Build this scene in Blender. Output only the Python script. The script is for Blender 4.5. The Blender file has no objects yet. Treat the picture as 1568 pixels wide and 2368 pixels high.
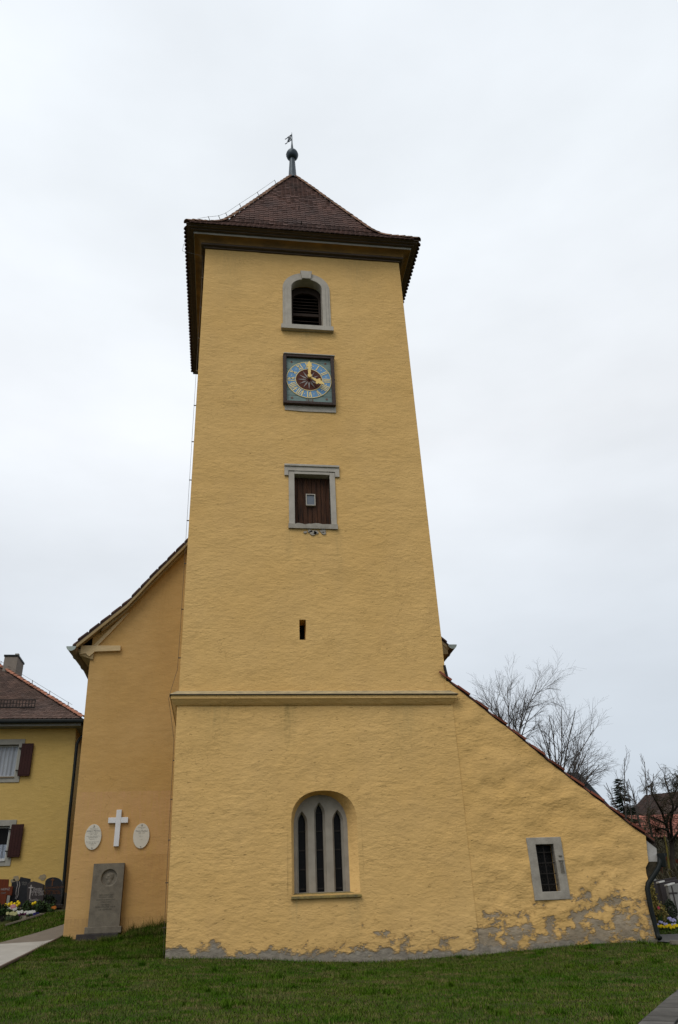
import bpy, bmesh, math, random
import numpy as np
from mathutils import Vector, Matrix, noise
from mathutils.geometry import tessellate_polygon
random.seed(7); rng = np.random.default_rng(7)
R = math.radians
sc = bpy.context.scene
col = sc.collection

# ---------------------------------------------------------------- camera
CAMPOS = np.array([-2.2917, -19.88, 0.376])
RM = np.array([[0.9903959467758359, -0.029157543396979388, -0.13515067988378324],
               [-0.13237464654899683, -0.4821406321708171, -0.8660354286984757],
               [-0.03991016864188553, 0.8756085018277163, -0.48136984737932864]])
# columns of RM.T are world axes in camera space; RM maps camera space to world
cam = bpy.data.cameras.new('camera'); camo = bpy.data.objects.new('camera', cam); col.objects.link(camo)
cam.sensor_fit = 'HORIZONTAL'; cam.sensor_width = 15.6; cam.lens = 18.0
cam.clip_start = 0.1; cam.clip_end = 3000
M4 = Matrix([list(RM[i]) + [CAMPOS[i]] for i in range(3)] + [[0, 0, 0, 1]])
camo.matrix_world = M4
sc.camera = camo

# ---------------------------------------------------------------- sky, sun, exposure
SUN_EL, SUN_AZ = R(52), R(-38)          # soft bright part of the cloud, in front of the tower and to the left
w = bpy.data.worlds.new('World'); sc.world = w; w.use_nodes = True
nt = w.node_tree; N = nt.nodes; L = nt.links; N.clear()
out = N.new('ShaderNodeOutputWorld'); bg = N.new('ShaderNodeBackground'); L.new(bg.outputs[0], out.inputs[0])
bg.inputs[1].default_value = 0.1
sky = N.new('ShaderNodeTexSky'); sky.sky_type = 'NISHITA'; sky.sun_disc = False
sky.sun_elevation = SUN_EL; sky.sun_rotation = math.pi + SUN_AZ
tc = N.new('ShaderNodeTexCoord'); sep = N.new('ShaderNodeSeparateXYZ'); L.new(tc.outputs['Generated'], sep.inputs[0])
ramp = N.new('ShaderNodeValToRGB'); L.new(sep.outputs[2], ramp.inputs[0])
cr = ramp.color_ramp
cr.elements[0].position = 0.0; cr.elements[0].color = (.50, .575, .65, 1)
cr.elements[1].position = 1.0; cr.elements[1].color = (.86, .91, .97, 1)
for p, c in ((.12, (.61, .68, .755)), (.30, (.77, .83, .90)), (.55, (.93, .965, 1.01)), (.78, (.90, .95, 1.0))):
    e = cr.elements.new(p); e.color = c + (1,)
mp = N.new('ShaderNodeMapping'); mp.inputs['Scale'].default_value = (1.3, 1.3, 3.2); L.new(tc.outputs['Generated'], mp.inputs[0])
nz = N.new('ShaderNodeTexNoise'); nz.inputs['Scale'].default_value = 1.6; nz.inputs['Detail'].default_value = 5
nz.inputs['Roughness'].default_value = .5; L.new(mp.outputs[0], nz.inputs[0])
mr = N.new('ShaderNodeMapRange'); mr.inputs[1].default_value = .3; mr.inputs[2].default_value = .7
mr.inputs[3].default_value = 8.8; mr.inputs[4].default_value = 10.7; L.new(nz.outputs[0], mr.inputs[0])
vm = N.new('ShaderNodeVectorMath'); vm.operation = 'SCALE'; L.new(ramp.outputs[0], vm.inputs[0]); L.new(mr.outputs[0], vm.inputs['Scale'])
mx = N.new('ShaderNodeMix'); mx.data_type = 'RGBA'; mx.inputs[0].default_value = .97
L.new(sky.outputs[0], mx.inputs[6]); L.new(vm.outputs[0], mx.inputs[7]); L.new(mx.outputs[2], bg.inputs[0])
sl = bpy.data.lights.new('sun', 'SUN'); so = bpy.data.objects.new('sun', sl); col.objects.link(so)
sl.energy = 1.4; sl.angle = R(30); sl.color = (1, .96, .89)
d = Vector((math.sin(SUN_AZ) * math.cos(SUN_EL), -math.cos(SUN_AZ) * math.cos(SUN_EL), math.sin(SUN_EL)))
so.rotation_euler = (-d).to_track_quat('-Z', 'Y').to_euler(); so.location = d * 60
sc.view_settings.view_transform = 'Standard'; sc.view_settings.look = 'None'
sc.view_settings.exposure = 0.0; sc.view_settings.gamma = 1.0; sc.view_settings.use_curve_mapping = False

# ---------------------------------------------------------------- measuring helpers (photo pixel, 1568 wide -> point on a real plane)
F, CX, CY = 1809.2, 784.0, 1183.5
def ray(px, py): return RM @ np.array([px - CX, CY - py, -F])
def U(px, py, y):
    r = ray(px, py); t = (y - CAMPOS[1]) / r[1]; p = CAMPOS + r * t; return Vector(p)
def Uz(px, py, z):
    r = ray(px, py); t = (z - CAMPOS[2]) / r[2]; return Vector(CAMPOS + r * t)
CT = [(-2.3, -19.9, -1.22), (-2, -14, -.86), (-1, -8.4, -.52), (-8, -10, -.6), (6, -10, -.63), (-3.4, 0, .23), (.5, 0, 0), (3.5, -.1, 0),
      (7.9, 0, .06), (-6.2, 3, .735), (-3.6, 3, .86), (-5.3, 2.7, .67), (-6.63, -1, .17), (-7.4, 2, .66), (-6.54, 5, 1.07), (-8.7, 8, 1.12),
      (-8.8, 11, 1.70), (-8.3, 9.0, 1.50), (-7.2, 9.2, 1.60), (-9.2, 9.2, 1.42), (-7.0, 7, 1.32), (-9.5, 14, 1.87), (-8.2, 14, 1.87), (8.5, 0, .0), (9.5, 1.2, .2), (9.4, 2.2, .4), (12, 6, .9), (14, 12, 1.5),
      (5, -5, -.42), (0, 12, 1.4), (0, 5, .8), (-5, -4, -.14), (0, -4, -.27), (5, 20, 2.0), (-15, 0, .3), (20, 0, .0), (-20, 14, 1.7)]
def zb(y): return .065 * np.clip(y, -25, 40)
_P = np.array(CT); _phi = lambda d2: np.sqrt(d2 + 2.0)
_A = _phi(((_P[:, None, :2] - _P[None, :, :2]) ** 2).sum(2)); _n = len(_P)
_B = np.zeros((_n + 1, _n + 1)); _B[:_n, :_n] = _A; _B[:_n, _n] = 1; _B[_n, :_n] = 1
_w = np.linalg.solve(_B, np.append(_P[:, 2] - zb(_P[:, 1]), 0))
def H(x, y):
    x = np.asarray(x, float); y = np.asarray(y, float)
    s = np.full(x.shape, _w[_n])
    for i in range(_n): s = s + _w[i] * _phi((x - _P[i, 0]) ** 2 + (y - _P[i, 1]) ** 2)
    d = np.maximum(0, np.hypot(x, y - 2) - 22); return zb(y) + s * np.exp(-(d / 12) ** 2)
def Hf(x, y): return float(H(x, y))
def G(px, py):
    r = ray(px, py); r = r / np.linalg.norm(r); t = 3.0
    for _ in range(4000):
        p = CAMPOS + r * t
        if p[2] <= Hf(p[0], p[1]): break
        t += .03
    return Vector(p)

# ---------------------------------------------------------------- materials
def nd(nt, t, **kw):
    n = nt.nodes.new(t)
    for k, v in kw.items(): setattr(n, k, v)
    return n
def base_mat(name):
    m = bpy.data.materials.new(name); m.use_nodes = True
    return m, m.node_tree, m.node_tree.nodes['Principled BSDF']
def noise_node(nt, vec, scale, detail=5, rough=.55, stretch=None):
    if stretch:
        k = nd(nt, 'ShaderNodeMapping'); k.inputs['Scale'].default_value = stretch; nt.links.new(vec, k.inputs[0]); vec = k.outputs[0]
    n = nd(nt, 'ShaderNodeTexNoise'); n.inputs['Scale'].default_value = scale; n.inputs['Detail'].default_value = detail
    n.inputs['Roughness'].default_value = rough; nt.links.new(vec, n.inputs['Vector']); return n.outputs[0]
def math_node(nt, op, a, b=None, c=None, clamp=False):
    n = nd(nt, 'ShaderNodeMath', operation=op, use_clamp=clamp)
    for i, v in enumerate((a, b, c)):
        if v is None: continue
        if isinstance(v, (int, float)): n.inputs[i].default_value = v
        else: nt.links.new(v, n.inputs[i])
    return n.outputs[0]
def rng_node(nt, v, a, b, c=0., d=1.):
    n = nd(nt, 'ShaderNodeMapRange'); nt.links.new(v, n.inputs[0])
    for i, q in enumerate((a, b, c, d)): n.inputs[i + 1].default_value = q
    return n.outputs[0]
def mixc(nt, f, a, b):
    n = nd(nt, 'ShaderNodeMix', data_type='RGBA')
    if isinstance(f, (int, float)): n.inputs[0].default_value = f
    else: nt.links.new(f, n.inputs[0])
    for i, v in ((6, a), (7, b)):
        if isinstance(v, tuple): n.inputs[i].default_value = v + (1,)
        else: nt.links.new(v, n.inputs[i])
    return n.outputs[2]
def pos(nt): return nd(nt, 'ShaderNodeNewGeometry').outputs['Position']
def bump(nt, bsdf, h, strength, dist, prev=None):
    b = nd(nt, 'ShaderNodeBump'); b.inputs['Strength'].default_value = strength; b.inputs['Distance'].default_value = dist
    nt.links.new(h, b.inputs['Height'])
    if prev: nt.links.new(prev, b.inputs['Normal'])
    nt.links.new(b.outputs[0], bsdf.inputs['Normal']); return b.outputs[0]

def simple(name, c1, c2=None, scale=6, rough=.8, bs=30, bst=.3, bd=.01, metal=0, stretch=None, spec=.12, tint=0.0):
    m, t, b = base_mat(name); c2 = c2 or tuple(x * .7 for x in c1); p = pos(t)
    f = rng_node(t, noise_node(t, p, scale, 6, .6, stretch), .3, .7)
    c = mixc(t, f, c1, c2)
    if tint:
        oi = nd(t, 'ShaderNodeObjectInfo'); at = nd(t, 'ShaderNodeAttribute', attribute_name='tint')
        s = math_node(t, 'FRACT', math_node(t, 'ADD', oi.outputs['Random'], at.outputs['Fac']))
        s = rng_node(t, s, 0, 1, 1 - tint, 1 + tint)
        v = nd(t, 'ShaderNodeVectorMath', operation='SCALE'); t.links.new(c, v.inputs[0]); t.links.new(s, v.inputs['Scale']); c = v.outputs[0]
    t.links.new(c, b.inputs['Base Color'])
    b.inputs['Roughness'].default_value = rough; b.inputs['Metallic'].default_value = metal
    b.inputs['Specular IOR Level'].default_value = spec
    if bst: bump(t, b, noise_node(t, p, bs, 6, .6, stretch), bst, bd)
    return m

def plaster(name, c1, c2, lump=.5, streak=.6, peel=None, stain_and_shade=None, sc_=1.0, bias=.0, crack=False):
    """lime plaster: trowel streaks and lumps; peel = (x0, x1, zfun) lets the grey mortar show near the foot"""
    m, t, b = base_mat(name); p = pos(t)
    big = rng_node(t, noise_node(t, p, .45, 4, .5), .3, .7)
    mid = rng_node(t, noise_node(t, p, 3.2, 6, .6, (1, 1, 2.6)), .3, .7)
    c = mixc(t, big, c1, c2)
    c = mixc(t, math_node(t, 'MULTIPLY', mid, .34), c, tuple(x * .74 for x in c1))
    blot = rng_node(t, noise_node(t, p, 1.1, 7, .68, (1, 1, .8)), .48, .72)
    c = mixc(t, math_node(t, 'MULTIPLY', blot, .30), c, (c1[0] * .78, c1[1] * .80, c1[2] * .95))
    if stain_and_shade:       # rusty / dirty runs, a repaint zone and painted shade, each placed: (x, z_top, z_bottom, half width, colour, strength)
        sp = nd(t, 'ShaderNodeSeparateXYZ'); t.links.new(p, sp.inputs[0])
        for (x, zt, zbm, hw, cc, st) in stain_and_shade:
            fx = math_node(t, 'SUBTRACT', 1, math_node(t, 'DIVIDE', math_node(t, 'ABSOLUTE', math_node(t, 'SUBTRACT', sp.outputs[0], x)), hw), clamp=True)
            fz = math_node(t, 'MULTIPLY', rng_node(t, sp.outputs[2], zbm, zt, 0, 1), math_node(t, 'LESS_THAN', sp.outputs[2], zt))
            nn = rng_node(t, noise_node(t, p, 5, 4, .6, (3, 3, .4)), .3, .7)
            c = mixc(t, math_node(t, 'MULTIPLY', math_node(t, 'MULTIPLY', fx, fz), math_node(t, 'MULTIPLY', nn, st), clamp=True), c, cc)
    st1 = noise_node(t, p, 4.6 * sc_, 5, .55, (1, 1, 2.3))
    st2 = noise_node(t, p, 14 * sc_, 4, .55, (1, 1, 2.0))
    lu = noise_node(t, p, 1.7 * sc_, 3, .5, (1, 1, 1.5))
    calm = rng_node(t, noise_node(t, p, .8, 4, .6, (1, 1, 1.4)), .36, .64, .35, 1.0)
    st1 = math_node(t, 'MULTIPLY', st1, calm)
    h = math_node(t, 'ADD', math_node(t, 'MULTIPLY', st1, streak), math_node(t, 'MULTIPLY', lu, lump))
    h = math_node(t, 'ADD', h, math_node(t, 'MULTIPLY', st2, .30 * streak))
    if crack:       # a few long hairline cracks
        cn_ = noise_node(t, p, .42, 7, .62); cm = rng_node(t, noise_node(t, p, .3, 2, .5), .50, .58)
        cl = rng_node(t, math_node(t, 'ABSOLUTE', math_node(t, 'SUBTRACT', cn_, .5)), .0, .0035, 1, 0)
        c = mixc(t, math_node(t, 'MULTIPLY', math_node(t, 'MULTIPLY', cl, cm), .45), c, tuple(x * .45 for x in c1))
    # small pits; shade under the rough plaster painted in as dark dashes
    pit_shade = rng_node(t, noise_node(t, p, 6.5 * sc_, 5, .66, (1, 1, 2.6)), .63, .74)
    c = mixc(t, math_node(t, 'MULTIPLY', pit_shade, .75 * min(1, streak)), c, tuple(x * .42 for x in c1))
    h = math_node(t, 'SUBTRACT', h, math_node(t, 'MULTIPLY', pit_shade, .35 * streak))
    if peel:
        sp = nd(t, 'ShaderNodeSeparateXYZ'); t.links.new(p, sp.inputs[0])
        zl = math_node(t, 'SUBTRACT', sp.outputs[2], math_node(t, 'MULTIPLY', math_node(t, 'MAXIMUM', 0, math_node(t, 'SUBTRACT', .5, sp.outputs[0])), .058))
        cur = nd(t, 'ShaderNodeFloatCurve'); cu = cur.mapping.curves[0]
        x0, x1, pts = peel
        t.links.new(rng_node(t, sp.outputs[0], x0, x1), cur.inputs['Value'])
        for i, (a, v) in enumerate(pts):
            if i == 0: cu.points[0].location = (a, v)
            elif i == len(pts) - 1: cu.points[1].location = (a, v)
            else: cu.points.new(a, v)
        cur.mapping.update()
        hh = math_node(t, 'DIVIDE', zl, math_node(t, 'MULTIPLY', cur.outputs[0], 1.5))
        nA = noise_node(t, p, 2.3, 9, .68, (1, 1, 1.5)); nB = noise_node(t, p, 1.5, 5, .6, (1, 1, 1.3)); n2 = noise_node(t, p, 5.0, 6, .6)
        vein = math_node(t, 'SUBTRACT', .075, math_node(t, 'ABSOLUTE', math_node(t, 'SUBTRACT', nB, .5)))
        v = math_node(t, 'ADD', math_node(t, 'MULTIPLY', math_node(t, 'SUBTRACT', nA, .5), 2.3), math_node(t, 'MULTIPLY', vein, 2.2))
        v = math_node(t, 'ADD', math_node(t, 'SUBTRACT', v, math_node(t, 'MULTIPLY', math_node(t, 'POWER', hh, 1.5), .62)), bias)
        foot = math_node(t, 'SUBTRACT', math_node(t, 'ADD', .16, math_node(t, 'MULTIPLY', math_node(t, 'SUBTRACT', nA, .5), .9)), zl)
        f = math_node(t, 'MAXIMUM', math_node(t, 'MULTIPLY', rng_node(t, v, .0, .14), .86), rng_node(t, foot, -.04, .04))
        f = math_node(t, 'MULTIPLY', f, math_node(t, 'LESS_THAN', hh, 1.2))
        mort = mixc(t, rng_node(t, noise_node(t, p, 7, 6, .65), .3, .7), (.285, .25, .20), (.175, .15, .12))
        # ochre skin left clinging to the mortar, more orange close to the damp edge
        rim = math_node(t, 'MULTIPLY', rng_node(t, v, -.14, .02), math_node(t, 'SUBTRACT', 1, f))
        c = mixc(t, math_node(t, 'MULTIPLY', rim, .45), c, (.34, .19, .06))
        c = mixc(t, f, c, mort)
        h = math_node(t, 'SUBTRACT', h, math_node(t, 'MULTIPLY', f, .30))
    t.links.new(c, b.inputs['Base Color']); b.inputs['Roughness'].default_value = .92; b.inputs['Specular IOR Level'].default_value = .12
    bump(t, b, h, 1.0, .052)
    return m

MAT = {}
MAT['tower'] = plaster('ochre_plaster', (.625, .390, .142), (.665, .428, .168), .45, .55,
    peel=(-3.6, 8.2, [(0, .28), (.06, .33), (.15, .36), (.3, .36), (.36, .55), (.42, .75), (.5, .6), (.58, .42), (.615, .8), (.7, .72), (.8, .85), (.9, 1.08), (1, .85)]),
    stain_and_shade=[(-.75, 5.75, 4.3, .28, (.20, .155, .06), .75), (-.1, 10.9, 9.6, .5, (.30, .22, .10), .35), (.1, 15.0, 13.6, .5, (.33, .25, .12), .3), (0, 18.2, 16.9, .5, (.33, .25, .12), .5), (-.66, 10.85, 9.2, .16, (.30, .22, .10), .5), (.72, 10.85, 8.8, .2, (.30, .22, .10), .5), (-2.6, 21.9, 18.5, .8, (.40, .28, .12), .55), (1.9, 21.9, 19.2, .9, (.40, .28, .12), .55), (2.3, 5.75, 3.6, .5, (.36, .26, .11), .6), (-2.6, 5.75, 4.4, .6, (.36, .26, .11), .55), (.75, 1.3, .2, .22, (.34, .26, .13), .6), (-.6, 1.3, .3, .2, (.34, .26, .13), .5)], crack=True)
MAT['annex'] = plaster('lumpy_ochre_plaster', (.615, .380, .133), (.66, .420, .160), .95, .72,
    peel=(-3.6, 8.2, [(0, .3), (.3, .5), (.6, .55), (.625, .85), (.66, .95), (.7, .78), (.8, .85), (.87, 1.12), (.93, 1.25), (1, .95)]), sc_=.8, bias=.19)
MAT['nave'] = plaster('orange_plaster', (.47, .285, .098), (.50, .315, .128), .30, .24,
    stain_and_shade=[(-5, 4.2, -.5, 9, (.49, .285, .135), 1.0), (-4.0, 2.6, .6, 1.1, (.30, .165, .05), .55), (-5.6, 1.15, .6, 2.5, (.27, .165, .075), .8), (-4.3, 11, 6.5, .5, (.36, .21, .07), .5), (-5.6, 7.6, 4.5, .4, (.36, .21, .07), .45)], crack=True)  # dark orange entry by the tower: shade beside the stele, painted into the colour
MAT['house'] = plaster('yellow_house_plaster', (.49, .335, .105), (.52, .36, .125), .2, .3)
MAT['stone'] = simple('grey_window_stone', (.43, .39, .335), (.34, .308, .265), 4, .85, 40, .25, .01)
MAT['stone_d'] = simple('weathered_stone', (.36, .325, .275), (.24, .215, .18), 5, .9, 30, .5, .015)
MAT['sill'] = simple('lichen_sill', (.30, .22, .07), (.10, .085, .055), 7, .95, 30, .8, .03)
MAT['flash'] = simple('weathered_ledge_cover', (.46, .35, .185), (.23, .19, .12), 5, .85, 30, .3, .01, stretch=(1, 1, 4))
MAT['lip'] = simple('dark_drip_edge', (.05, .04, .03), None, 5, .7, 30, .2, .01)
MAT['corn_d'] = simple('dark_brown_cornice', (.115, .082, .06), (.055, .042, .034), 3, .75, 20, .25, .01, stretch=(.5, 6, 6))
MAT['corn_o'] = simple('ochre_brown_cornice', (.30, .165, .052), (.14, .085, .04), 2, .8, 20, .25, .01, stretch=(.6, 1, 1))
MAT['corn_g'] = simple('grey_cornice_fillet', (.42, .385, .35), (.22, .20, .18), 1.3, .75, 20, .2, .01, stretch=(.8, 4, 4))
MAT['tile'] = simple('old_plain_tile', (.112, .058, .045), (.058, .039, .035), .7, .8, 25, .4, .01, tint=.22)
MAT['tile_h'] = simple('house_plain_tile', (.115, .072, .057), (.070, .049, .042), 1.2, .8, 25, .4, .01, tint=.25)
MAT['hip'] = simple('hip_tile', (.22, .125, .085), (.13, .075, .045), 3, .8, 20, .4, .01, tint=.4)
MAT['hip_h'] = simple('red_hip_tile', (.36, .155, .095), (.26, .115, .075), 3, .8, 20, .4, .01, tint=.25)
MAT['tile_r'] = simple('red_tile', (.225, .068, .038), (.13, .045, .030), 2, .7, 20, .3, .01, tint=.35)
MAT['tile_far'] = simple('far_red_tile', (.28, .10, .07), (.19, .075, .055), 1.5, .8, 20, .3, .01, tint=.35)
MAT['tile_barn'] = simple('dark_barn_tile', (.044, .026, .020), (.028, .019, .016), 1.2, .85, 20, .3, .01, tint=.3)
MAT['deck'] = simple('roof_underside', (.05, .035, .028), None, 3, .9)
MAT['soffit'] = simple('painted_soffit', (.33, .245, .13), (.25, .18, .09), 4, .8, 20, .25, .01, stretch=(1, 4, 1))
MAT['cream'] = simple('cream_timber', (.55, .42, .245), (.46, .34, .18), 5, .8, 20, .3, .01, stretch=(1, 1, 5))
MAT['gutter'] = simple('old_zinc_gutter', (.20, .145, .085), (.14, .11, .075), 3, .5, 20, .1, .004, metal=.3)
MAT['verdi'] = simple('verdigris_end', (.36, .42, .40), (.27, .31, .29), 6, .6, 20, .1, .004)
MAT['gut_d'] = simple('dark_green_metal', (.014, .017, .016), (.009, .011, .011), 3, .5, 20, .1, .004)
MAT['copper'] = simple('dark_sheet_copper', (.055, .068, .078), (.035, .045, .055), 5, .42, 20, .1, .004, metal=.5)
MAT['wire'] = simple('galvanised_wire', (.11, .095, .075), None, 5, .5, 20, 0, metal=.5)
MAT['louver'] = simple('louver_wood', (.040, .026, .020), (.022, .016, .013), 6, .8, 30, .3, .01, stretch=(1, 1, 6))
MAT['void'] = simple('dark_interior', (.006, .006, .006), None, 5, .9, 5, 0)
MAT['plank'] = simple('tarred_plank', (.085, .036, .018), (.014, .010, .009), 3.0, .8, 14, .6, .02, stretch=(7, 7, .6))
MAT['glass'] = simple('dull_glass', (.10, .115, .14), (.085, .10, .12), 3, .12, 5, 0, spec=.6)
MAT['glass_d'] = simple('leaded_glass', (.006, .006, .006), (.010, .009, .009), 8, .35, 30, .1, .004, spec=.08)
MAT['iron'] = simple('black_iron', (.020, .018, .017), (.035, .028, .024), 10, .6, 40, .2, .003)
MAT['frame'] = simple('clock_frame_wood', (.075, .052, .045), (.045, .034, .031), 4, .7, 30, .3, .008, stretch=(3, 3, 3))
MAT['board'] = simple('blue_green_board', (.20, .265, .25), (.14, .195, .185), 6, .75, 30, .3, .006, stretch=(.6, 1, 5))
MAT['blue'] = simple('dial_blue', (.165, .31, .50), (.125, .255, .43), 8, .6, 30, .1, .003)
MAT['brown'] = simple('dial_brown', (.095, .027, .016), (.07, .02, .012), 7, .6, 30, .1, .003)
MAT['gold'] = simple('gilding', (.82, .57, .16), (.70, .47, .12), 12, .42, 40, .1, .003, spec=.6)
MAT['gold_d'] = simple('worn_gilding', (.80, .64, .30), (.68, .54, .26), 12, .5, 40, .1, .003)
MAT['ray'] = simple('grey_ray_paint', (.34, .31, .30), None, 9, .6, 30, 0)
MAT['dots'] = simple('pale_dot_paint', (.70, .66, .52), None, 9, .6, 30, 0)
MAT['rust'] = simple('faded_red_paint', (.20, .12, .09), None, 9, .6, 30, 0)
MAT['white'] = simple('white_marble', (.64, .645, .66), (.56, .565, .58), 6, .5, 40, .06, .004)
MAT['oval'] = simple('cream_enamel', (.56, .53, .46), (.50, .47, .40), 4, .5, 40, .05, .004)
MAT['ink'] = simple('dark_lettering', (.16, .15, .14), None, 20, .6, 30, 0)
MAT['ink_l'] = simple('faded_lettering', (.36, .34, .30), None, 20, .6, 30, 0)
MAT['stele'] = simple('sandstone_stele', (.18, .157, .122), (.115, .10, .08), 6, .92, 35, .5, .012)
MAT['stele_ink'] = simple('weathered_carving', (.075, .067, .056), None, 20, .9, 30, 0)
MAT['plinth'] = simple('dark_plinth_stone', (.06, .052, .048), (.035, .031, .03), 8, .9, 30, .5, .015)
MAT['black'] = simple('polished_black_granite', (.014, .014, .016), (.024, .024, .027), 12, .45, 60, .03, .003, spec=.12)
MAT['dark'] = simple('dark_granite', (.030, .025, .025), (.045, .038, .038), 25, .55, 60, .08, .003, spec=.15)
MAT['grey_g'] = simple('light_granite', (.24, .235, .22), (.16, .155, .15), 40, .6, 60, .1, .004)
MAT['bright'] = simple('painted_sky_gleam', (.62, .60, .56), None, 20, .3, 30, 0, spec=.6)  # sky reflection on the stone bevel, painted as a pale colour
MAT['rustwood'] = simple('red_brown_wood', (.130, .030, .010), (.075, .018, .008), 5, .6, 20, .3, .008, stretch=(4, 4, 1))
MAT['shutter'] = simple('brown_shutter', (.040, .014, .012), (.030, .011, .010), 5, .6, 20, .2, .006)
MAT['sand_g'] = simple('house_window_stone', (.31, .30, .265), (.25, .24, .21), 4, .85, 30, .3, .008)
MAT['pvc'] = simple('white_window_paint', (.55, .55, .54), None, 5, .5, 20, 0)
MAT['curtain'] = simple('grey_curtain', (.34, .36, .39), (.27, .29, .33), 3, .9, 20, .2, .01, stretch=(6, 6, .4))
MAT['lace'] = simple('lace_curtain', (.38, .42, .50), (.10, .12, .15), 28, .9, 20, 0)
MAT['patch'] = simple('grey_brown_mortar', (.30, .245, .15), (.20, .165, .12), 9, .95, 30, .4, .01)
MAT['tracery'] = simple('grey_beige_tracery', (.30, .27, .225), (.23, .205, .17), 4, .88, 40, .3, .01)
MAT['chim'] = simple('rendered_chimney', (.24, .205, .175), (.19, .165, .14), 4, .9, 30, .4, .01)
MAT['plin_h'] = simple('grey_house_plinth', (.25, .25, .23), (.19, .19, .175), 4, .9, 30, .4, .01)
MAT['lime'] = simple('pale_eaves_block', (.42, .40, .37), (.34, .32, .29), 5, .9, 30, .5, .015)
MAT['rubble'] = simple('dark_rubble', (.060, .048, .030), (.035, .030, .02), 6, .95, 20, .8, .03)
MAT['concrete'] = simple('pale_concrete', (.36, .335, .295), (.29, .27, .24), 3, .9, 40, .25, .008)
MAT['slab'] = simple('brown_grey_paving', (.15, .125, .098), (.115, .096, .076), 3, .92, 40, .4, .01, tint=.15)
MAT['asph'] = simple('grey_asphalt', (.105, .10, .092), (.08, .076, .07), 4, .9, 90, .4, .008)
MAT['pave'] = simple('grey_paving_slab', (.105, .098, .088), (.062, .059, .053), 5, .9, 60, .4, .008, tint=.18)
MAT['edge'] = simple('reddish_path_edging', (.15, .105, .08), (.10, .075, .058), 5, .95, 30, .4, .01)
MAT['kerb'] = simple('weathered_kerb', (.20, .17, .13), (.13, .115, .085), 6, .9, 40, .4, .01)
MAT['soil'] = simple('dark_soil', (.035, .026, .016), (.020, .016, .010), 8, .95, 30, .8, .03)
MAT['bark'] = simple('bare_bark', (.060, .052, .045), (.035, .030, .027), 8, .9, 30, .4, .01)
MAT['twig'] = simple('bare_twig', (.095, .082, .073), (.068, .059, .053), 5, .9, 30, 0)
MAT['oldbark'] = simple('black_bark', (.018, .014, .012), (.030, .025, .018), 10, .95, 30, .6, .02)
MAT['oldtwig'] = simple('tangled_twig', (.055, .046, .024), (.032, .026, .018), 6, .95, 30, 0)
MAT['yellowbark'] = simple('lichen_bark', (.13, .105, .02), (.07, .06, .02), 4, .9, 30, .3, .01)
def leafmat(name, c1, c2, scale=9):
    m, t, b = base_mat(name); p = pos(t)
    f = rng_node(t, noise_node(t, p, scale, 3, .6), .3, .7)
    at = nd(t, 'ShaderNodeAttribute', attribute_name='tint')
    c = mixc(t, math_node(t, 'MULTIPLY', math_node(t, 'ADD', f, at.outputs['Fac']), .5), c1, c2)
    t.links.new(c, b.inputs['Base Color']); b.inputs['Roughness'].default_value = .7; b.inputs['Specular IOR Level'].default_value = .2
    return m
MAT['spruce'] = leafmat('spruce_needles', (.012, .022, .012), (.028, .042, .020))
MAT['box'] = leafmat('box_leaves', (.008, .017, .006), (.018, .032, .010))
MAT['leaf'] = leafmat('green_leaves', (.018, .040, .010), (.045, .078, .020))
MAT['mix'] = leafmat('yellow_green_leaves', (.055, .055, .012), (.26, .20, .05), 25)
MAT['scrub'] = leafmat('winter_scrub', (.040, .036, .018), (.075, .062, .034), 1.2)
MAT['wood'] = leafmat('far_bare_wood', (.075, .080, .082), (.10, .105, .105), .2)
def petal(name, c): return simple(name, c, tuple(x * .8 for x in c), 30, .6, 20, 0)
MAT['p_y'] = petal('yellow_petal', (.72, .53, .015)); MAT['p_w'] = petal('white_petal', (.62, .62, .58)); MAT['p_c'] = petal('cream_petal', (.45, .44, .22))
MAT['p_v'] = petal('violet_petal', (.12, .015, .09)); MAT['p_b'] = petal('blue_petal', (.025, .02, .13)); MAT['p_l'] = petal('lilac_petal', (.36, .35, .56))
MAT['p_p'] = petal('pink_petal', (.50, .25, .27)); MAT['p_o'] = petal('orange_petal', (.48, .16, .03))

def grassmat():
    m, t, b = base_mat('grass_blade'); p = pos(t)
    at = nd(t, 'ShaderNodeAttribute', attribute_name='tint')
    f1 = rng_node(t, noise_node(t, p, .75, 6, .65, (1, 1.5, 1)), .36, .66)
    g = mixc(t, f1, (.030, .086, .003), (.066, .108, .007))
    s = rng_node(t, math_node(t, 'ADD', math_node(t, 'MULTIPLY', at.outputs['Fac'], .45), math_node(t, 'MULTIPLY', rng_node(t, noise_node(t, p, 1.9, 6, .7, (1, 1.6, 1)), .36, .66), .75)), .55, 1.0)
    c = mixc(t, s, g, (.165, .130, .055))
    t.links.new(c, b.inputs['Base Color']); b.inputs['Roughness'].default_value = .8; b.inputs['Specular IOR Level'].default_value = .04
    return m
MAT['grass'] = grassmat()
MAT['ground'] = simple('turf_ground', (.024, .044, .004), (.06, .052, .020), 2.2, .95, 25, .8, .04)

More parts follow.
